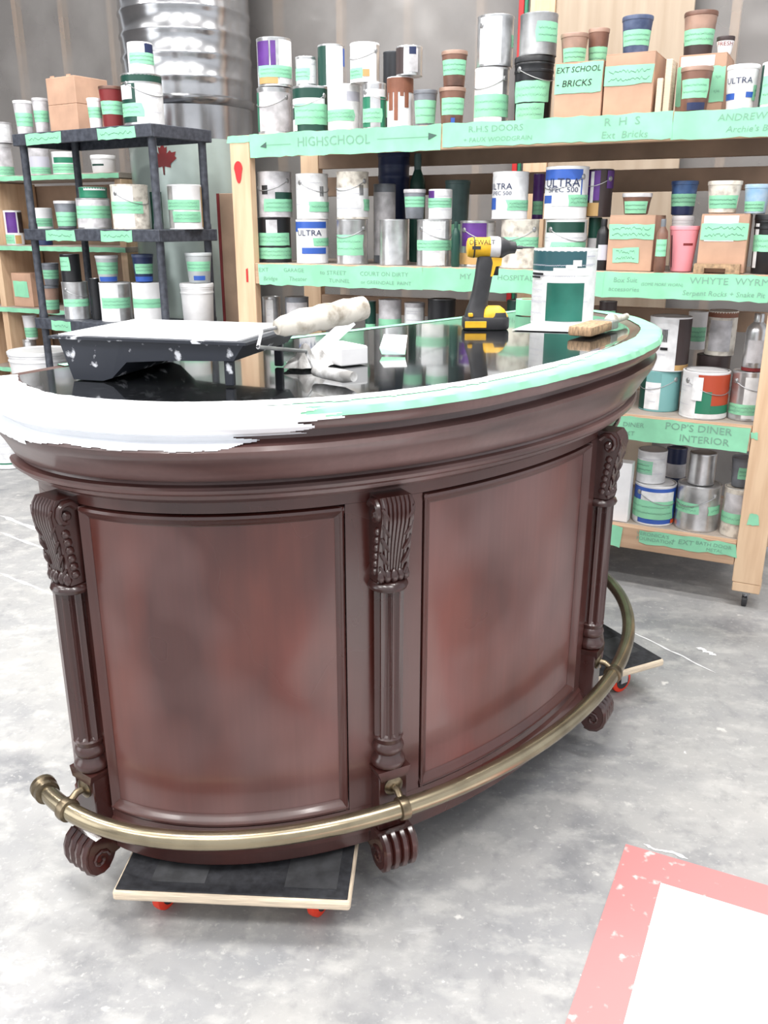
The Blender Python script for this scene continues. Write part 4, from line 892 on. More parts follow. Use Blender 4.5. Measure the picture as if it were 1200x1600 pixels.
for k in range(0, len(edges), 2):
    blink('stile', band([(-0.013, .8885), (0.0, .8885), (0.0, .2225), (-0.013, .2225)], edges[k], edges[k + 1]), 'mahogany_dark')
for (a, b) in PANELS:
    pm = band([(-0.0135, .8865), (-.0085, .8865), (-.0085, .2245), (-0.0135, .2245)], a + 0.12, b - 0.12)
    pn = blink('panel', pm, 'mahogany')
    # raised bead round the panel
    path = [(t, .878) for t in steps(a + .8, b - .8, 1.5)] + [(b - .8, z) for z in steps(.87, .24, .1)] if False else None
    mw = 0.9
    top_b = band([(-.008, .8862), (.004, .884), (.006, .879), (.002, .873), (-.004, .869), (-.008, .862)], a + .12, b - .12)
    bot_b = band([(-.008, .249), (-.004, .243), (.002, .239), (.006, .233), (.004, .227), (-.008, .2252)], a + .12, b - .12)
    blink('moulding', top_b, 'mahogany_dark', pn); blink('moulding', bot_b, 'mahogany_dark', pn)
    for sgn, th in ((1, a), (-1, b)):
        ww = 0.018 / (BA * 0.75) * 57.3
        pr = [(0.12, -.008), (0.16, .004), (0.3, .006), (0.5, .002), (0.66, -.004), (0.98, -.008)]
        vs = [E(th + sgn * q * ww, o_, z) for z in (.2255, .886) for (q, o_) in pr]; m_ = len(pr)
        me = fixn(mesh(vs, [(j, j + 1, m_ + j + 1, m_ + j) for j in range(m_ - 1)] + [(m_ - 1, 0, m_, 2 * m_ - 1), tuple(range(m_)), tuple(range(m_, 2 * m_))]))
        blink('moulding', me, 'mahogany_dark', pn)
def mixo(f, add=0.0): return lambda t: LO + (T(t) - LO) * f + add
def to(add): return lambda t: T(t) + add
COR = [(-.013, 1.062), (to(-.03), 1.062), (to(-.028), 1.044), (to(-.022), 1.039), (to(-.006), 1.037), (to(-.001), 1.030), (to(-.004), 1.020), (mixo(.86, -.004), 1.010), (mixo(.62, -.004), .995), (mixo(.4, -.005), .978), (mixo(.22, -.006), .964), (LO - .012, .954), (LO - .010, .950), (LO + .002, .948), (LO + .006, .943), (LO + .005, .937), (LO - .002, .932), (LO - .010, .929), (LO - .012, .922), (LO - .024, .917), (LO - .034, .910), (-.013, .905)]
blink('cornice', band(COR, TH0, TH1, 1.5), 'mahogany_cornice')
# top slab
def chord(t): return -0.165 + 0.07 * t
def outline(ins, insc, a0=TH0, a1=TH1, st=2.0, right=0.0):
    pts = []
    for th in steps(a0, a1, st):
        a = math.radians(th); o_ = T(th) - ins - right * max(0, (th - 20) / 66)
        pts.append(((BA + o_) * math.sin(a), (BB + o_) * math.cos(a)))
    x1, y1 = pts[-1]
    pts += [(x1 - 0.025, y1 - 0.065), (x1 - 0.085, y1 - 0.12), (x1 - 0.18, max(y1 - 0.165, chord(x1 - .18) + insc))]
    for k in range(1, 12):
        x = (x1 - 0.18) + (pts[0][0] + 0.03 - (x1 - 0.18)) * k / 12; pts.append((x, chord(x) + insc))
    return pts
ol = outline(0, 0); n = len(ol)
def slab_ring(o_add, z): return [W(*(p), z) for p in outline(-o_add, -o_add * 0.5)]
rings = [slab_ring(-.02, 1.0625), slab_ring(.0, 1.0625), slab_ring(.006, 1.070), slab_ring(.008, 1.082), slab_ring(.004, 1.094), slab_ring(-.004, 1.10)]
vs = [v for r in rings for v in r]; fs = []
for i in range(len(rings) - 1):
    for k in range(n): k2 = (k + 1) % n; fs.append((i * n + k, i * n + k2, (i + 1) * n + k2, (i + 1) * n + k))
fs += [tuple(reversed(range(n))), tuple(range((len(rings) - 1) * n, len(rings) * n))]
blink('top_slab', fixn(mesh(vs, fs)), 'mahogany_cornice')
ii = outline(0.062, 0.03, right=0.07); n = len(ii)
inl = fixn(mesh([W(*p, z) for z in (1.0985, 1.1015) for p in ii], [tuple(reversed(range(n))), tuple(range(n, 2 * n))] + [(k, (k + 1) % n, n + (k + 1) % n, n + k) for k in range(n)]))
blink('stone_inlay', inl, 'granite', smooth=False, label='polished black stone inlay')
# masking tape round the top edge
def tape_prof(t, u):
    # u 0..1 : inner edge -> over the rounded edge
    w_ = 0.05
    if u < 0.8: return T(t) - 0.004 - w_ * (1 - u / 0.8), 1.1022
    if u < 0.9: f = (u - 0.8) / 0.1; return T(t) - 0.004 + 0.0095 * f, 1.1022 - 0.0062 * f
    f = (u - 0.9) / 0.1; return T(t) + 0.0055 + 0.0042 * f, 1.096 - 0.013 * f
tths = steps(TH0, TH1, 1.0)
us = [0, .3, .6, .8, .9, 1.0]
tm = grid(len(tths), len(us), lambda i, j: E(tths[i], tape_prof(tths[i], us[j])[0] + (0.003 * noise.noise(Vector((tths[i] * .7, us[j] * 3, 0))) if us[j] in (0, 1.0) else 0), tape_prof(tths[i], us[j])[1]))
blink('masking_tape', tm, 'tape', smooth=True, label='green masking tape along the curved edge')
bp = [p for p in outline(0, 0)[len(steps(TH0, TH1, 2.0)) - 1:]]
vs = []
for x, y in bp: vs += [W(x, y - 0.002, 1.1024), W(x - 0.004, y + 0.03, 1.1024), W(x, y - 0.0085, 1.088)]
blink('masking_tape', mesh(vs, [f for k in range(len(bp) - 1) for f in ((3 * k, 3 * k + 1, 3 * k + 4, 3 * k + 3), (3 * k + 2, 3 * k, 3 * k + 3, 3 * k + 5))]), 'tape', smooth=False, label='green masking tape along the straight back edge')
# wet white primer brushed over tape, slab edge and cornice at the left
PP = [(to(-.062), 1.1028), (to(-.055), 1.1032), (to(-.003), 1.1036), (to(.004), 1.1005), (to(.0100), 1.090), (to(.0108), 1.080), (to(.008), 1.069), (to(-.002), 1.060), (to(-.022), 1.052), (to(-.0225), 1.044), (to(-.008), 1.0395), (to(.0012), 1.0310), (to(-.0015), 1.020), (mixo(.86, -.001), 1.010), (mixo(.62, -.001), .995), (mixo(.4, -.002), .978)]
def pp(t, u):
    x = u * (len(PP) - 1); k = min(int(x), len(PP) - 2); f = x - k
    (o0, z0), (o1, z1) = PP[k], PP[k + 1]; a, b = o0(t), o1(t)
    return a + (b - a) * f, z0 + (z1 - z0) * f
NU, pths = 110, steps(TH0, 26, 0.3)
def painted(i, j):
    t = pths[i]; u = j / (NU - 1); o_, z = pp(t, u); k = u * (len(PP) - 1)
    nz = noise.noise(Vector((t * 0.16, u * 26, 2.0))); nf = noise.noise(Vector((t * 0.6, u * 30, 5.0)))
    if k < 2:
        if k < 0.45 + 0.6 * noise.noise(Vector((t * 0.5, 9.3, 0))): return False
        lim = 2.3 if t < -50 else 1.85 - 0.35 * min(1, (t + 50) / 45)
        lim += 0.12 * nf
        if t > 0: lim -= t * 0.05
        return k < lim
    if k < 8: return t < -47 + 4 * nz + (4 if k < 5 else 1.5) - (0 if k > 4 else 2)
    lowz = 1.034 + 0.008 * noise.noise(Vector((t * 0.09, 4, 0))) + 0.0035 * nf + (-0.008 if t < -84 else 0) - (0.02 * max(0, (-96 - t) / 10))
    if t > -56: lowz += (t + 56) * 0.0016
    if t > -52 + 5 * nz: return False
    return z > lowz
blink('white_primer', grid(len(pths), NU, lambda i, j: E(pths[i], pp(pths[i], j / (NU - 1))[0], pp(pths[i], j / (NU - 1))[1]), keep=painted), 'wet_white', smooth=True, label='wet white primer brushed over the left edge')
# pilasters
def pil_frame(th):
    p = E(th, 0, 0); nrm = En(th)
    return p, math.atan2(nrm.x, -nrm.y)
def pilaster(th):
    p, rz = pil_frame(th)
    e = bpy.data.objects.new('pilaster', None); C.objects.link(e); e.parent = bar
    e.location = p - BC - Vector((0, 0, 0.126)); e.rotation_euler = (0, 0, rz); e.empty_display_size = .05
    def add(name, me, m='mahogany_carved'):
        return link(name, me, m, e, True)
    # local: -y outward. fluted shaft
    nf = 80; prof = []
    z0, z1 = 0.392, 0.716
    vs = []; fs = []
    def rr(a): return 0.0305 - 0.0085 * abs(math.sin(a * 5)) ** 0.75
    zs = [z0, z0 + .006, z1 - .006, z1]
    for z in zs:
        for k in range(nf):
            a = 2 * PI * k / nf; q = rr(a) if z0 < z < z1 else 0.029
            vs.append((q * math.cos(a), -0.012 + q * math.sin(a), z))
    for i in range(3):
        for k in range(nf): k2 = (k + 1) % nf; fs.append((i * nf + k, i * nf + k2, (i + 1) * nf + k2, (i + 1) * nf + k))
    add('shaft', mesh(vs, fs))
    b = lathe([(.026, .322), (.034, .325), (.036, .332), (.034, .34), (.028, .346), (.026, .352), (.031, .358), (.033, .366), (.03, .374), (.027, .378), (.029, .384), (.031, .39), (.028, .394)], 28)
    add('base_moulding', xf(b, Matrix.Translation((0, -0.012, 0))))
    pl = boxm(-.032, .032, -.036, .012, .178, .318, .002); cap_ = boxm(-.037, .037, -.042, .012, .31, .3235, .003)
    add('plinth', pl); add('plinth_cap', extrude_poly([(-.030, .300), (-.037, .322), (.037, .322), (.030, .300)], -.042, .01, 'xz'))
    # carved scroll capital: side profile swept across the width
    side = [(.012, .905), (-.042, .905), (-.050, .893), (-.053, .876), (-.051, .858), (-.046, .838), (-.041, .815), (-.037, .79), (-.034, .765), (-.033, .745), (-.032, .735), (.012, .735)]
    add('capital', extrude_poly(side, -.033, .033, 'yz'))
    for k in range(7):   # acanthus ribs fanning down the front
        x = -.027 + .009 * k
        pts = [(x * (1 - .45 * (j / 8) ** 2), -0.0005 + side[1 + j][0], side[1 + j][1]) for j in range(9)]
        add('acanthus_rib', tube(pts, .0035, 6, rads=[.0026 + .0022 * math.sin(PI * j / 8) for j in range(9)]))
    for sgx in (-1, 1):  # curled leaf edges crossing the ribs
        for k in range(5):
            zz = .888 - .03 * k; yy = -(.0525 - .0045 * k) if k else -.0515
            pts = [(sgx * (.033 - .004 * j - .001 * k), yy - .003 + .0012 * abs(j - 2), zz - .007 * j) for j in range(5)]
            add('leaf_curl', tube(pts, .003, 6, rads=[.0022, .0036, .004, .0034, .002]))
    for sg in (-1, 1):
        sp = [(sg * .034, -.026 + (.025 - .0042 * k * .55) * math.cos(k * .62 + .5), .872 + (.028 - .0042 * k * .55) * math.sin(k * .62 + .5)) for k in range(12)]
        add('volute', tube(sp, .005, 7, rads=[.0078 - .0003 * k for k in range(12)]))
        eye = xf(lathe([(.010, -.006), (.010, .003), (.005, .007)], 12), Matrix.Translation((sg * .034, -.026, .872)) @ Matrix.Rotation(sg * PI / 2, 4, 'Y'))
        add('volute_eye', eye)
        for k in range(6):   # leaf beads down the flank
            zz = .838 - .0165 * k; yy = -.030 + .0022 * k
            add('bead', xf(lathe([(.001, -.009), (.0065, -.0065), (.009, 0), (.0065, .0065), (.001, .009)], 9, sx=.75), Matrix.Translation((sg * .033, yy, zz)) @ Matrix.Rotation(.6, 4, 'X')))
    for k in range(5):
        x = -.026 + .013 * k
        add('leaf_lobe', xf(lathe([(.001, -.014), (.007, -.009), (.009, 0), (.006, .010), (.001, .015)], 9), Matrix.Translation((x, -.031 - .006 * (1 - abs(k - 2) / 2.5), .747))))
    col = lathe([(.029, .712), (.037, .716), (.040, .723), (.037, .730), (.03, .735)], 24); add('collar', xf(col, Matrix.Translation((0, -.010, 0))))
    # scrolled foot
    sf = [(.01, .176), (-.052, .176), (-.068, .165), (-.076, .148), (-.076, .128), (-.068, .112), (-.056, .104), (-.042, .104), (-.032, .112), (-.020, .1255), (.01, .1255)]
    sf = [(.01, .1765), (-.050, .1765), (-.064, .166), (-.071, .150), (-.072, .128), (-.066, .110), (-.054, .098), (-.038, .095), (-.024, .100), (-.014, .112), (-.008, .124), (.004, .1262)]
    fe = add('foot', extrude_poly(sf, -.040, .040, 'yz'))
    for k in range(4):
        x = -.030 + .020 * k
        link('foot_lobe', tube([(x, a - .001, b_) for a, b_ in sf[1:9]], 0.0095, 7), MATS['mahogany_carved'], fe, True)
    for sg in (-1, 1):
        sp = [(sg * .0405, -.044 + (.022 - .0035 * k * .5) * math.cos(k * .7), .128 + (.022 - .0035 * k * .5) * math.sin(k * .7)) for k in range(11)]
        link('foot_volute', tube(sp, .004, 6), MATS['mahogany_carved'], fe, True)
    return e
for th in PIL: pilaster(th)
# brass foot rail
RZ_ = 0.254; RO = 0.080; RR = 0.0185
rail = blink('foot_rail', tube([E(t, RO, RZ_) for t in steps(-98, 98, 2)], RR, 20), 'brass', label='tarnished brass foot rail')
for sg in (-1, 1):
    th = 98 * sg; tan = (E(th + sg, RO, RZ_) - E(th, RO, RZ_)).normalized(); c0 = E(th, RO, RZ_)
    M = Matrix.Translation(c0) @ tan.to_track_quat('Z', 'Y').to_matrix().to_4x4()
    blink('end_cap', xf(lathe([(.019, -.03), (.025, -.028), (.026, -.018), (.022, -.012), (.027, -.006), (.027, .004), (.022, .010), (.012, .014)], 22), M), 'brass_dark', rail)
for th in PIL:
    p = E(th, 0, 0); nrm = En(th); tg = Vector((-nrm.y, nrm.x, 0))
    rc = min((E(t / 4, RO, RZ_) for t in range(-400, 400)), key=lambda v: ((v - p) - nrm * ((v - p).dot(nrm))).xy.length + (1 if (v - p).dot(nrm) < 0 else 0))
    f0 = p + nrm * .0355 + Vector((0, 0, .280))
    M = Matrix.Translation(f0) @ nrm.to_track_quat('Z', 'Y').to_matrix().to_4x4()
    blink('flange', xf(lathe([(.021, 0), (.021, .003), (.016, .006), (.010, .008)], 20), M), 'brass_dark', rail)
    blink('bracket_arm', tube([f0, f0 + nrm * .02, rc + Vector((0, 0, .010))], .0075, 10), 'brass_dark', rail)
    M = Matrix.Translation(rc) @ tg.to_track_quat('Z', 'Y').to_matrix().to_4x4()
    blink('clamp_ring', xf(lathe([(.019, -.011), (.0235, -.009), (.0245, 0), (.0235, .009), (.019, .011)], 24), M), 'brass_dark', rail)
# ------------------------------------------------------------------ dollies
def dolly(label, corner, ang, lx_, ly_, slot=False):
    e = empty('furniture_dolly', (corner[0], corner[1], 0), ang); tag(e, label, 'dolly', 'furniture dollies under the bar')
    z0, z1 = 0.098, 0.120
    link('deck_board', boxm(0, lx_, 0, ly_, z0, z1, 0.006, 2), 'plyedge', e)
    link('carpet_top', boxm(0.006, lx_ - 0.006, 0.006, ly_ - 0.006, z1, z1 + 0.0035, 0.0012), 'dolly_carpet', e)
    for (x0, x1) in ((0.07, 0.18), (lx_ - 0.135, lx_ - 0.03)):
        link('pad', boxm(x0, x1, 0.03, 0.15, z1 + 0.0035, z1 + 0.0042), 'dolly_patch', e)
    if slot: link('hand_slot', xf(lathe([(0.05, z1 + 0.0036), (0.05, z1 + 0.0044)], 20, sx=0.45), Matrix.Translation((0.055, ly_ * 0.55, 0))), 'tan', e)
    for x in (0.075, lx_ - 0.075):
        for y in (0.10, ly_ - 0.10):
            c_ = empty('caster', (x, y, 0), random.uniform(-0.6, 0.6), e)
            link('plate', boxm(-.03, .03, -.03, .03, 0.095, 0.0995), 'metal', c_)
            link('fork', join(boxm(-.018, -.015, -.014, .014, .035, .095), boxm(.015, .018, -.014, .014, .035, .095)), 'metal', c_)
            link('wheel', xf(lathe([(.008, -.011), (.030, -.011), (.0375, -.008), (.0385, 0), (.0375, .008), (.030, .011), (.008, .011)], 22), Matrix.Translation((0, 0, .0385)) @ Matrix.Rotation(PI / 2, 4, 'Y')), 'wheel_red', c_, True)
            link('hub', xf(lathe([(.006, -.0125), (.025, -.0125), (.025, .0125), (.006, .0125)], 18), Matrix.Translation((0, 0, .0385)) @ Matrix.Rotation(PI / 2, 4, 'Y')), 'rubber', c_, True)
    return e
dolly('black carpeted dolly with red wheels under the front of the bar', (-0.541, 1.408), math.atan2(1.380 - 1.409, -.068 + .541), 0.476, 0.60)
dolly('black carpeted dolly with red wheel under the far end of the bar', (0.853, 2.38), math.atan2(0.893, -0.45), 0.44, 0.46, True)

# ------------------------------------------------------------------ things on the bar top
ZB = 1.1035
def at(px, py, z=ZB): x, y = onz(px, py, z); return Vector((x, y, z))
# roller tray
tray = empty('paint_tray', (-0.386, 1.705, ZB), math.radians(-15)); tag(tray, 'black paint-splattered roller tray full of white paint on the bar', 'paint tray')
TW, TDp, TZ = 0.184, 0.138, 0.082
def tray_shell():
    rim = [(-TW, -TDp), (TW, -TDp), (TW, TDp), (-TW, TDp)]
    def loop(x0, x1, y0, zz): return [(x0, -y0, zz[0]), (x1, -y0, zz[1]), (x1, y0, zz[1]), (x0, y0, zz[0])]
    sec = [(-1.0, 0.0), (-0.62, 0.0), (-0.50, 0.006), (-0.30, 0.036), (0.2, 0.042), (1.0, 0.046)]
    outer_b = []; vs = []; fs = []
    # bottom profile along x, walls tapered
    for k, (fx, zb) in enumerate(sec):
        x = fx * (TW - 0.022) + (0.0 if fx > -0.99 else 0.0)
        vs += [(x, -TDp + 0.006, zb), (x, TDp - 0.006, zb)]
    m = len(sec)
    for k, (fx, zb) in enumerate(sec):
        x = fx * TW
        vs += [(x, -TDp + 0.003, TZ - 0.006), (x, TDp - 0.003, TZ - 0.006)]
    for k in range(m - 1):
        a, b = 2 * k, 2 * k + 2
        fs.append((a, a + 1, b + 1, b))
        fs.append((a, b, 2 * m + b, 2 * m + a)); fs.append((a + 1, 2 * m + a + 1, 2 * m + b + 1, b + 1))
    fs.append((0, 2 * m, 2 * m + 1, 1)); e_ = 2 * (m - 1); fs.append((e_, e_ + 1, 2 * m + e_ + 1, 2 * m + e_))
    return fixn(mesh(vs, fs))
link('tray_body', tray_shell(), 'tray_black', tray)
rimv = []
for (o_, z) in ((-0.004, TZ - 0.006), (0.010, TZ - 0.006), (0.011, TZ - 0.001), (-0.004, TZ)):
    rimv.append([(-TW - o_, -TDp - o_, z), (TW + o_, -TDp - o_, z), (TW + o_, TDp + o_, z), (-TW - o_, TDp + o_, z)])
vs = [v for r in rimv for v in r]; fs = []
for i in range(4):
    for k in range(4): fs.append((i * 4 + k, i * 4 + (k + 1) % 4, ((i + 1) % 4) * 4 + (k + 1) % 4, ((i + 1) % 4) * 4 + k))
link('rim', fixn(mesh(vs, fs)), 'tray_black', tray)
link('paint_liner', boxm(-TW + 0.002, TW - 0.012, -TDp + 0.002, TDp - 0.002, TZ - 0.006, TZ + 0.0015, 0.001), 'wet_white', tray)
for sg in (-1, 1):
    link('leg', boxm(TW - 0.045, TW - 0.028, sg * (TDp - 0.02) - 0.006, sg * (TDp - 0.02) + 0.006, 0, 0.0452, 0.002), 'tray_black', tray)
# roller across the right end of the tray
ra, rb = Vector((-0.232, 1.74, ZB + 0.118)), Vector((-0.035, 1.90, ZB + 0.128))
ro = empty('paint_roller', (-0.2, 1.70, ZB)); tag(ro, 'paint roller with dirty white sleeve propped on the tray end', 'paint roller')
O = Vector(ro.location)
pa, pb = at(432, 512, ZB + 0.105), at(568, 481, ZB + 0.128)
dirv = (pb - pa).normalized()
nS = 14
link('sleeve', tube([pa - O + (pb - pa) * (k / nS) for k in range(nS + 1)], 0.022, 18, rads=[0.0225 + 0.0015 * math.sin(k * 1.9) - (0.010 if k == 0 else 0.006 if k == 1 else 0.003 if k in (2, nS) else 0) for k in range(nS + 1)]), 'roller_fuzz', ro, True)
link('sleeve_core', tube([pb - O - dirv * .002, pb - O + dirv * .003], 0.015, 14), 'white', ro, True)
tr = Vector((-0.218, 1.62, ZB + TZ + 0.006))
hnd = at(492, 580, ZB + 0.014)
link('wire_frame', tube([pa - O, pa - O - dirv * .03, pa - O - dirv * .045 + Vector((0.01, -0.03, -0.02)), hnd - O + Vector((-.02, .05, .03)), hnd - O], 0.0035, 8), 'metal_dull', ro, True)
link('handle', tube([hnd - O, hnd - O + Vector((.02, -.02, 0)), hnd - O + Vector((.055, -.055, .0)), hnd - O + Vector((.075, -.075, 0.002))], 0.012, 12, rads=[.009, .0115, .0125, .009]), 'rag', ro, True)
# stir stick leaning against the roller
sa, sb = at(482, 562, ZB + 0.006), at(549, 500, ZB + 0.085)
sk = empty('stir_stick', sa); tag(sk, 'white paint-covered stir stick leaning on the roller sleeve', 'stir stick')
v = sb - sa; side = v.cross(Vector((0, 1, 0))).normalized() * 0.0125; th_ = v.cross(side).normalized() * 0.003
c8 = [side * a + th_ * b + v * f for f in (0.0, 1.0) for a, b in ((-1, -1), (1, -1), (1, 1), (-1, 1))]
link('stick_body', fixn(mesh(c8, [(0, 1, 2, 3), (4, 5, 6, 7), (0, 1, 5, 4), (1, 2, 6, 5), (2, 3, 7, 6), (3, 0, 4, 7)])), 'wet_white', sk)
# crumpled rag between tray and block
rp = at(450, 580); rg = empty('crumpled_rag', rp + Vector((0.036, 0.055, 0))); tag(rg, 'crumpled grey-white rag beside the tray leg', 'rag')
def ragf(i, j):
    u = -0.045 + 0.09 * j / 22; w_ = -0.045 + 0.09 * i / 18
    z = 0.004 + 0.05 * max(0, 1 - (u / .045) ** 2) * max(0, 1 - (w_ / .045) ** 2) * (0.55 + 0.75 * noise.noise(Vector((u * 38, w_ * 38, 2)))) 
    return (u + 0.008 * noise.noise(Vector((w_ * 60, u * 60, 5))), w_ + 0.008 * noise.noise(Vector((u * 60, w_ * 60, 9))), max(0.0005, z))
link('cloth', grid(19, 23, ragf), 'rag', rg)
# white block
w0 = at(533, 573); blk = empty('sanding_block', w0, math.radians(35)); tag(blk, 'small white rectangular block on the bar beside the stir stick', 'block')
link('block_body', boxm(0, 0.066, 0, 0.10, 0, 0.036, 0.0025, 2), 'white', blk); link('block_top', boxm(0.002, 0.064, 0.002, 0.098, 0.036, 0.0375), 'paper', blk)
# folded masking paper
fp = at(593, 553); pp_ = empty('masking_paper', fp, math.radians(5)); tag(pp_, 'folded scrap of white paper with green tape on the bar', 'paper')
L_ = at(641, 553) - fp; wdt = L_.length
link('upper_fold', mesh([(0, 0, .013), (wdt * .86, 0, .011), (wdt, .055, .034), (wdt * .22, .06, .036)], [(0, 1, 2, 3)]), 'paper', pp_)
link('green_underside', mesh([(0, -.0005, .0128), (wdt * .86, -.0005, .0108), (wdt * .8, -.022, .001), (0.004, -.012, .001)], [(0, 3, 2, 1)]), 'tape', pp_)
# paper sheet under the can
ps = [at(800, 516), at(930, 520), at(962, 506), at(845, 500)]
sh = empty('paper_sheet', ps[0]); tag(sh, 'flat sheet of white paper under the green-labelled can', 'paper')
link('sheet', fixn(mesh([p - ps[0] + Vector((0, 0, z)) for z in (0.0004, 0.0012) for p in ps], [(0, 1, 2, 3), (4, 5, 6, 7), (0, 1, 5, 4), (1, 2, 6, 5), (2, 3, 7, 6), (3, 0, 4, 7)])), 'paper', sh)
# paint can on the bar
cpos = at(877, 505) + Vector((0, 0, 0.0013)); cpos.z = ZB + 0.0013
rc_ = 48 * depth(cpos.x, cpos.y, cpos.z) / FPX; hc_ = z_at(cpos, 388) - cpos.z
def tint(e, r, h, rf):
    for k, f in enumerate((0.55, 0.47, 0.38, 0.30, 0.16)):
        link('small_print', scribble(rf, h, -72, -38, f * 1.0, 0.014, 0.0062, 40 + k, 0.002), 'grey_print', e)
mat('can_teal', (44, 84, 92), 0.35); mat('can_green', (18, 84, 72), 0.3, col2=(40, 110, 96), scale=8)
CODES['T'] = 'can_teal'; CODES['F'] = 'can_green'
container('paint_can', 'white can with dark green label window standing on the bar', 'paint can', None, cpos, rc_, hc_, 'can', body='white', lid='metal',
          patches=[('w', -100, 100, 0.03, 0.98), ('T', -100, 40, 0.72, 0.975), ('w', -20, 48, 0.66, 0.76), ('w', 2, 22, 0.74, 0.80), ('w', 14, 30, 0.78, 0.86), ('F', -30, 38, 0.06, 0.565), ('q', 40, 62, 0.90, 0.915), ('q', 40, 62, 0.80, 0.81), ('k', -70, -38, 0.66, 0.69), ('k', -70, -44, 0.62, 0.645)], extra=tint)
# green tape roll
tp = at(822, 492); tp.z = ZB
rt_ = 13 * depth(tp.x, tp.y, tp.z) / FPX
trl = empty('tape_roll', tp + Vector((0.01, 0.01, 0))); tag(trl, 'roll of green masking tape standing beside the can on bar', 'tape roll')
link('tape_wrap', lathe([(.028, 0), (.042, 0), (.042, .048), (.028, .048), (.028, 0)], 28, close=False), 'tape', trl, True)
link('core', lathe([(.0275, .001), (.0275, .047), (.025, .047), (.025, .001), (.0275, .001)], 24, close=False), 'cardboard', trl, True)
# brush lying at the right end
b0, b1 = at(905, 528), at(978, 505)
bz = empty('paint_brush', b0 + Vector((0, 0, .0025)), math.atan2((b1 - b0).y, (b1 - b0).x)); tag(bz, 'wide tan-bristled paint brush lying at the right end of bar', 'paint brush')
BLn = (b1 - b0).length
link('bristles', boxm(0, BLn * .42, -.032, .032, 0.001, .026, 0.006, 2), 'tan', bz, True)
link('ferrule', boxm(BLn * .42, BLn * .56, -.031, .031, 0.002, .024, 0.002), 'metal_dull', bz)
link('handle', tube([(BLn * .56, 0, .016), (BLn * .64, 0, .019), (BLn * .8, 0, .017), (BLn * 1.0, 0, .017)], .01, 12, rads=[.012, .018, .010, .009]), 'roller_fuzz', bz, True)
# impact driver
dp = at(758, 513); dp.z = ZB
dr = empty('cordless_drill', dp, math.atan2(-dp.x, dp.y) + math.radians(8)); tag(dr, 'yellow and black cordless driver standing on its battery on bar', 'drill')
K = 0.000419 * depth(dp.x, dp.y, dp.z) / 2.45
def X(x): return (x - 295) * K
def Zc(y): return (668 - y) * K
def rnd_loft(secs, m, name, parent, seg=20, pw=0.7):
    # secs: (cx, cz, half x, half y) horizontal super-ellipse sections going up
    vs = []; fs = []
    for (cx, cz, hx, hy, *tl) in secs:
        for k in range(seg):
            a = 2 * PI * k / seg; ca, sa_ = math.cos(a), math.sin(a)
            x = math.copysign(abs(ca) ** pw, ca) * hx; y = math.copysign(abs(sa_) ** pw, sa_) * hy
            vs.append((cx + x, y, cz + (tl[0] * x if tl else 0)))
    for i in range(len(secs) - 1):
        for k in range(seg): k2 = (k + 1) % seg; fs.append((i * seg + k, i * seg + k2, (i + 1) * seg + k2, (i + 1) * seg + k))
    fs += [tuple(reversed(range(seg))), tuple((len(secs) - 1) * seg + k for k in range(seg))]
    return link(name, mesh(vs, fs), m, parent, True)
hx = (X(448) - X(140)) / 2; cx = (X(448) + X(140)) / 2
bat = rnd_loft([(cx, 0, hx * .96, .036), (cx, Zc(655), hx, .038), (cx, Zc(600), hx, .038), (cx, Zc(590), hx * .97, .036)], 'rubber', 'battery', dr, 24, .45)
link('battery_label', boxm(X(148), X(290), -.0400, -.0375, Zc(655), Zc(612), .001), 'yellow', bat)
rnd_loft([(X(352), Zc(640), X(442) - X(352), .033), (X(352), Zc(580), X(440) - X(352), .033), (X(345), Zc(540), X(415) - X(345), .028), (X(338), Zc(522), X(390) - X(338), .020)], 'yellow', 'battery_shroud', dr, 22, .6)
rnd_loft([(X(360), Zc(643), X(448) - X(360), .0345), (X(372), Zc(590), X(436) - X(372), .0345), (X(378), Zc(560), X(424) - X(378), .032)], 'rubber', 'shroud_guard', dr, 20, .55)
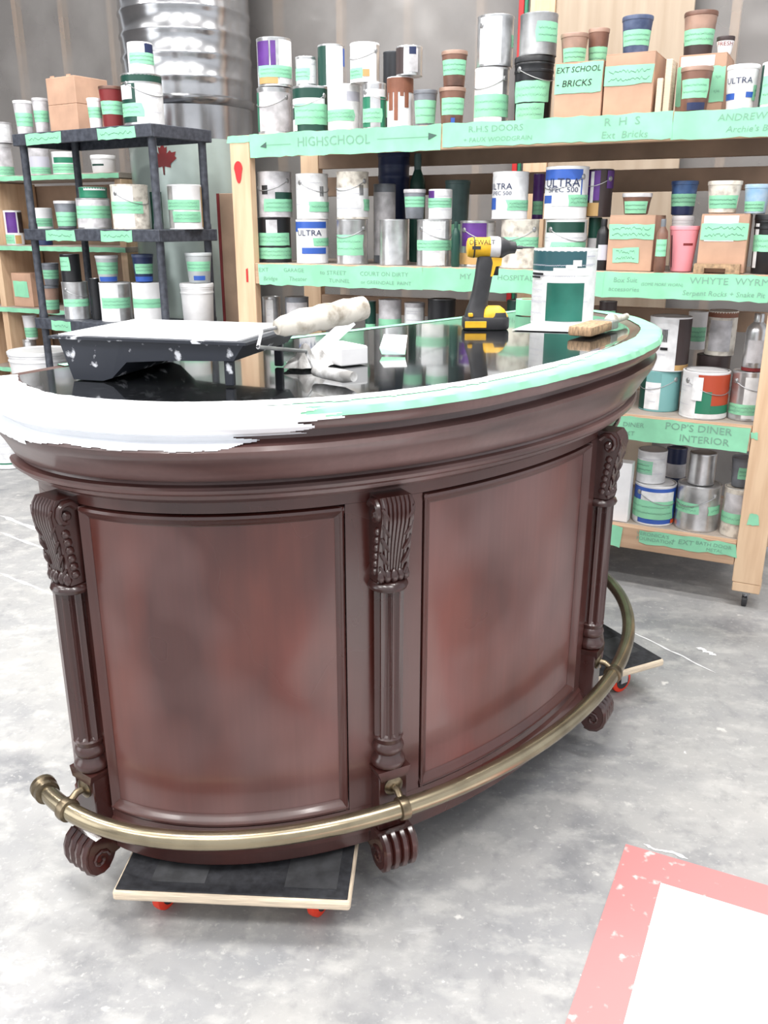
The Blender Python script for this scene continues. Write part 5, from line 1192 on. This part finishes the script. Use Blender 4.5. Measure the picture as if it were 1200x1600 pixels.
rnd_loft([(X(235), Zc(592), .034, .027), (X(235), Zc(545), .030, .023), (X(243), Zc(500), .026, .020), (X(258), Zc(420), .024, .020), (X(272), Zc(330), .024, .021), (X(282), Zc(250), .025, .021), (X(286), Zc(205), .024, .018)], 'rubber', 'grip', dr, 20, .8)
def xlathe(prof, cz, m, name, seg=24, sy=1.0):
    me = lathe([(r, x) for x, r in prof], seg); me.transform(Matrix.Translation((0, 0, cz)) @ Matrix.Rotation(PI / 2, 4, 'Y'))
    me.transform(Matrix.Diagonal((1, sy, 1, 1))); return link(name, me, m, dr, True)
zc_ = Zc(150)
hous = xlathe([(X(157), .017), (X(163), .0235), (X(185), .0262), (X(290), .0262), (X(305), .0275)], zc_, 'yellow', 'motor_housing')
link('vent', boxm(X(185), X(240), -.0268, -.0255, Zc(160), Zc(140)), 'rubber', hous); link('rear_band', xf(lathe([(.0268, 0), (.0268, .004)], 24, close=False), Matrix.Translation((X(196), 0, zc_)) @ Matrix.Rotation(PI / 2, 4, 'Y')), 'rubber', hous)
lt = link('lettering', xf(text_flat('DEWALT', .017, 1.0), Matrix.Translation((X(248), -.0275, Zc(118)))), 'black_ink', hous)
xlathe([(X(305), .0285), (X(312), .0292), (X(355), .0285), (X(376), .026)], zc_, 'label_grey', 'gear_case')
xlathe([(X(372), .0275), (X(392), .0265), (X(425), .018), (X(440), .0165), (X(472), .0155), (X(480), .008)], zc_, 'rubber', 'nose')
link('driver_bit', tube([(X(478), 0, zc_), (X(520), 0, zc_), (X(524), 0, zc_), (X(600), 0, zc_)], .004, 8, rads=[.0045, .0045, .0028, .002]), 'dark_metal', dr, True)
link('trigger_mount', extrude_poly([(X(262), Zc(208)), (X(385), Zc(215)), (X(380), Zc(262)), (X(345), Zc(268)), (X(328), Zc(330)), (X(300), Zc(330)), (X(268), Zc(290))], -.017, .017, 'xz'), 'yellow', dr)
link('trigger', boxm(X(322), X(368), -.009, .009, Zc(325), Zc(264), .003, 2), 'black', dr, True)
link('belt_clip', boxm(X(170), X(200), -.040, -.0265, Zc(585), Zc(560), .002), 'yellow', dr)
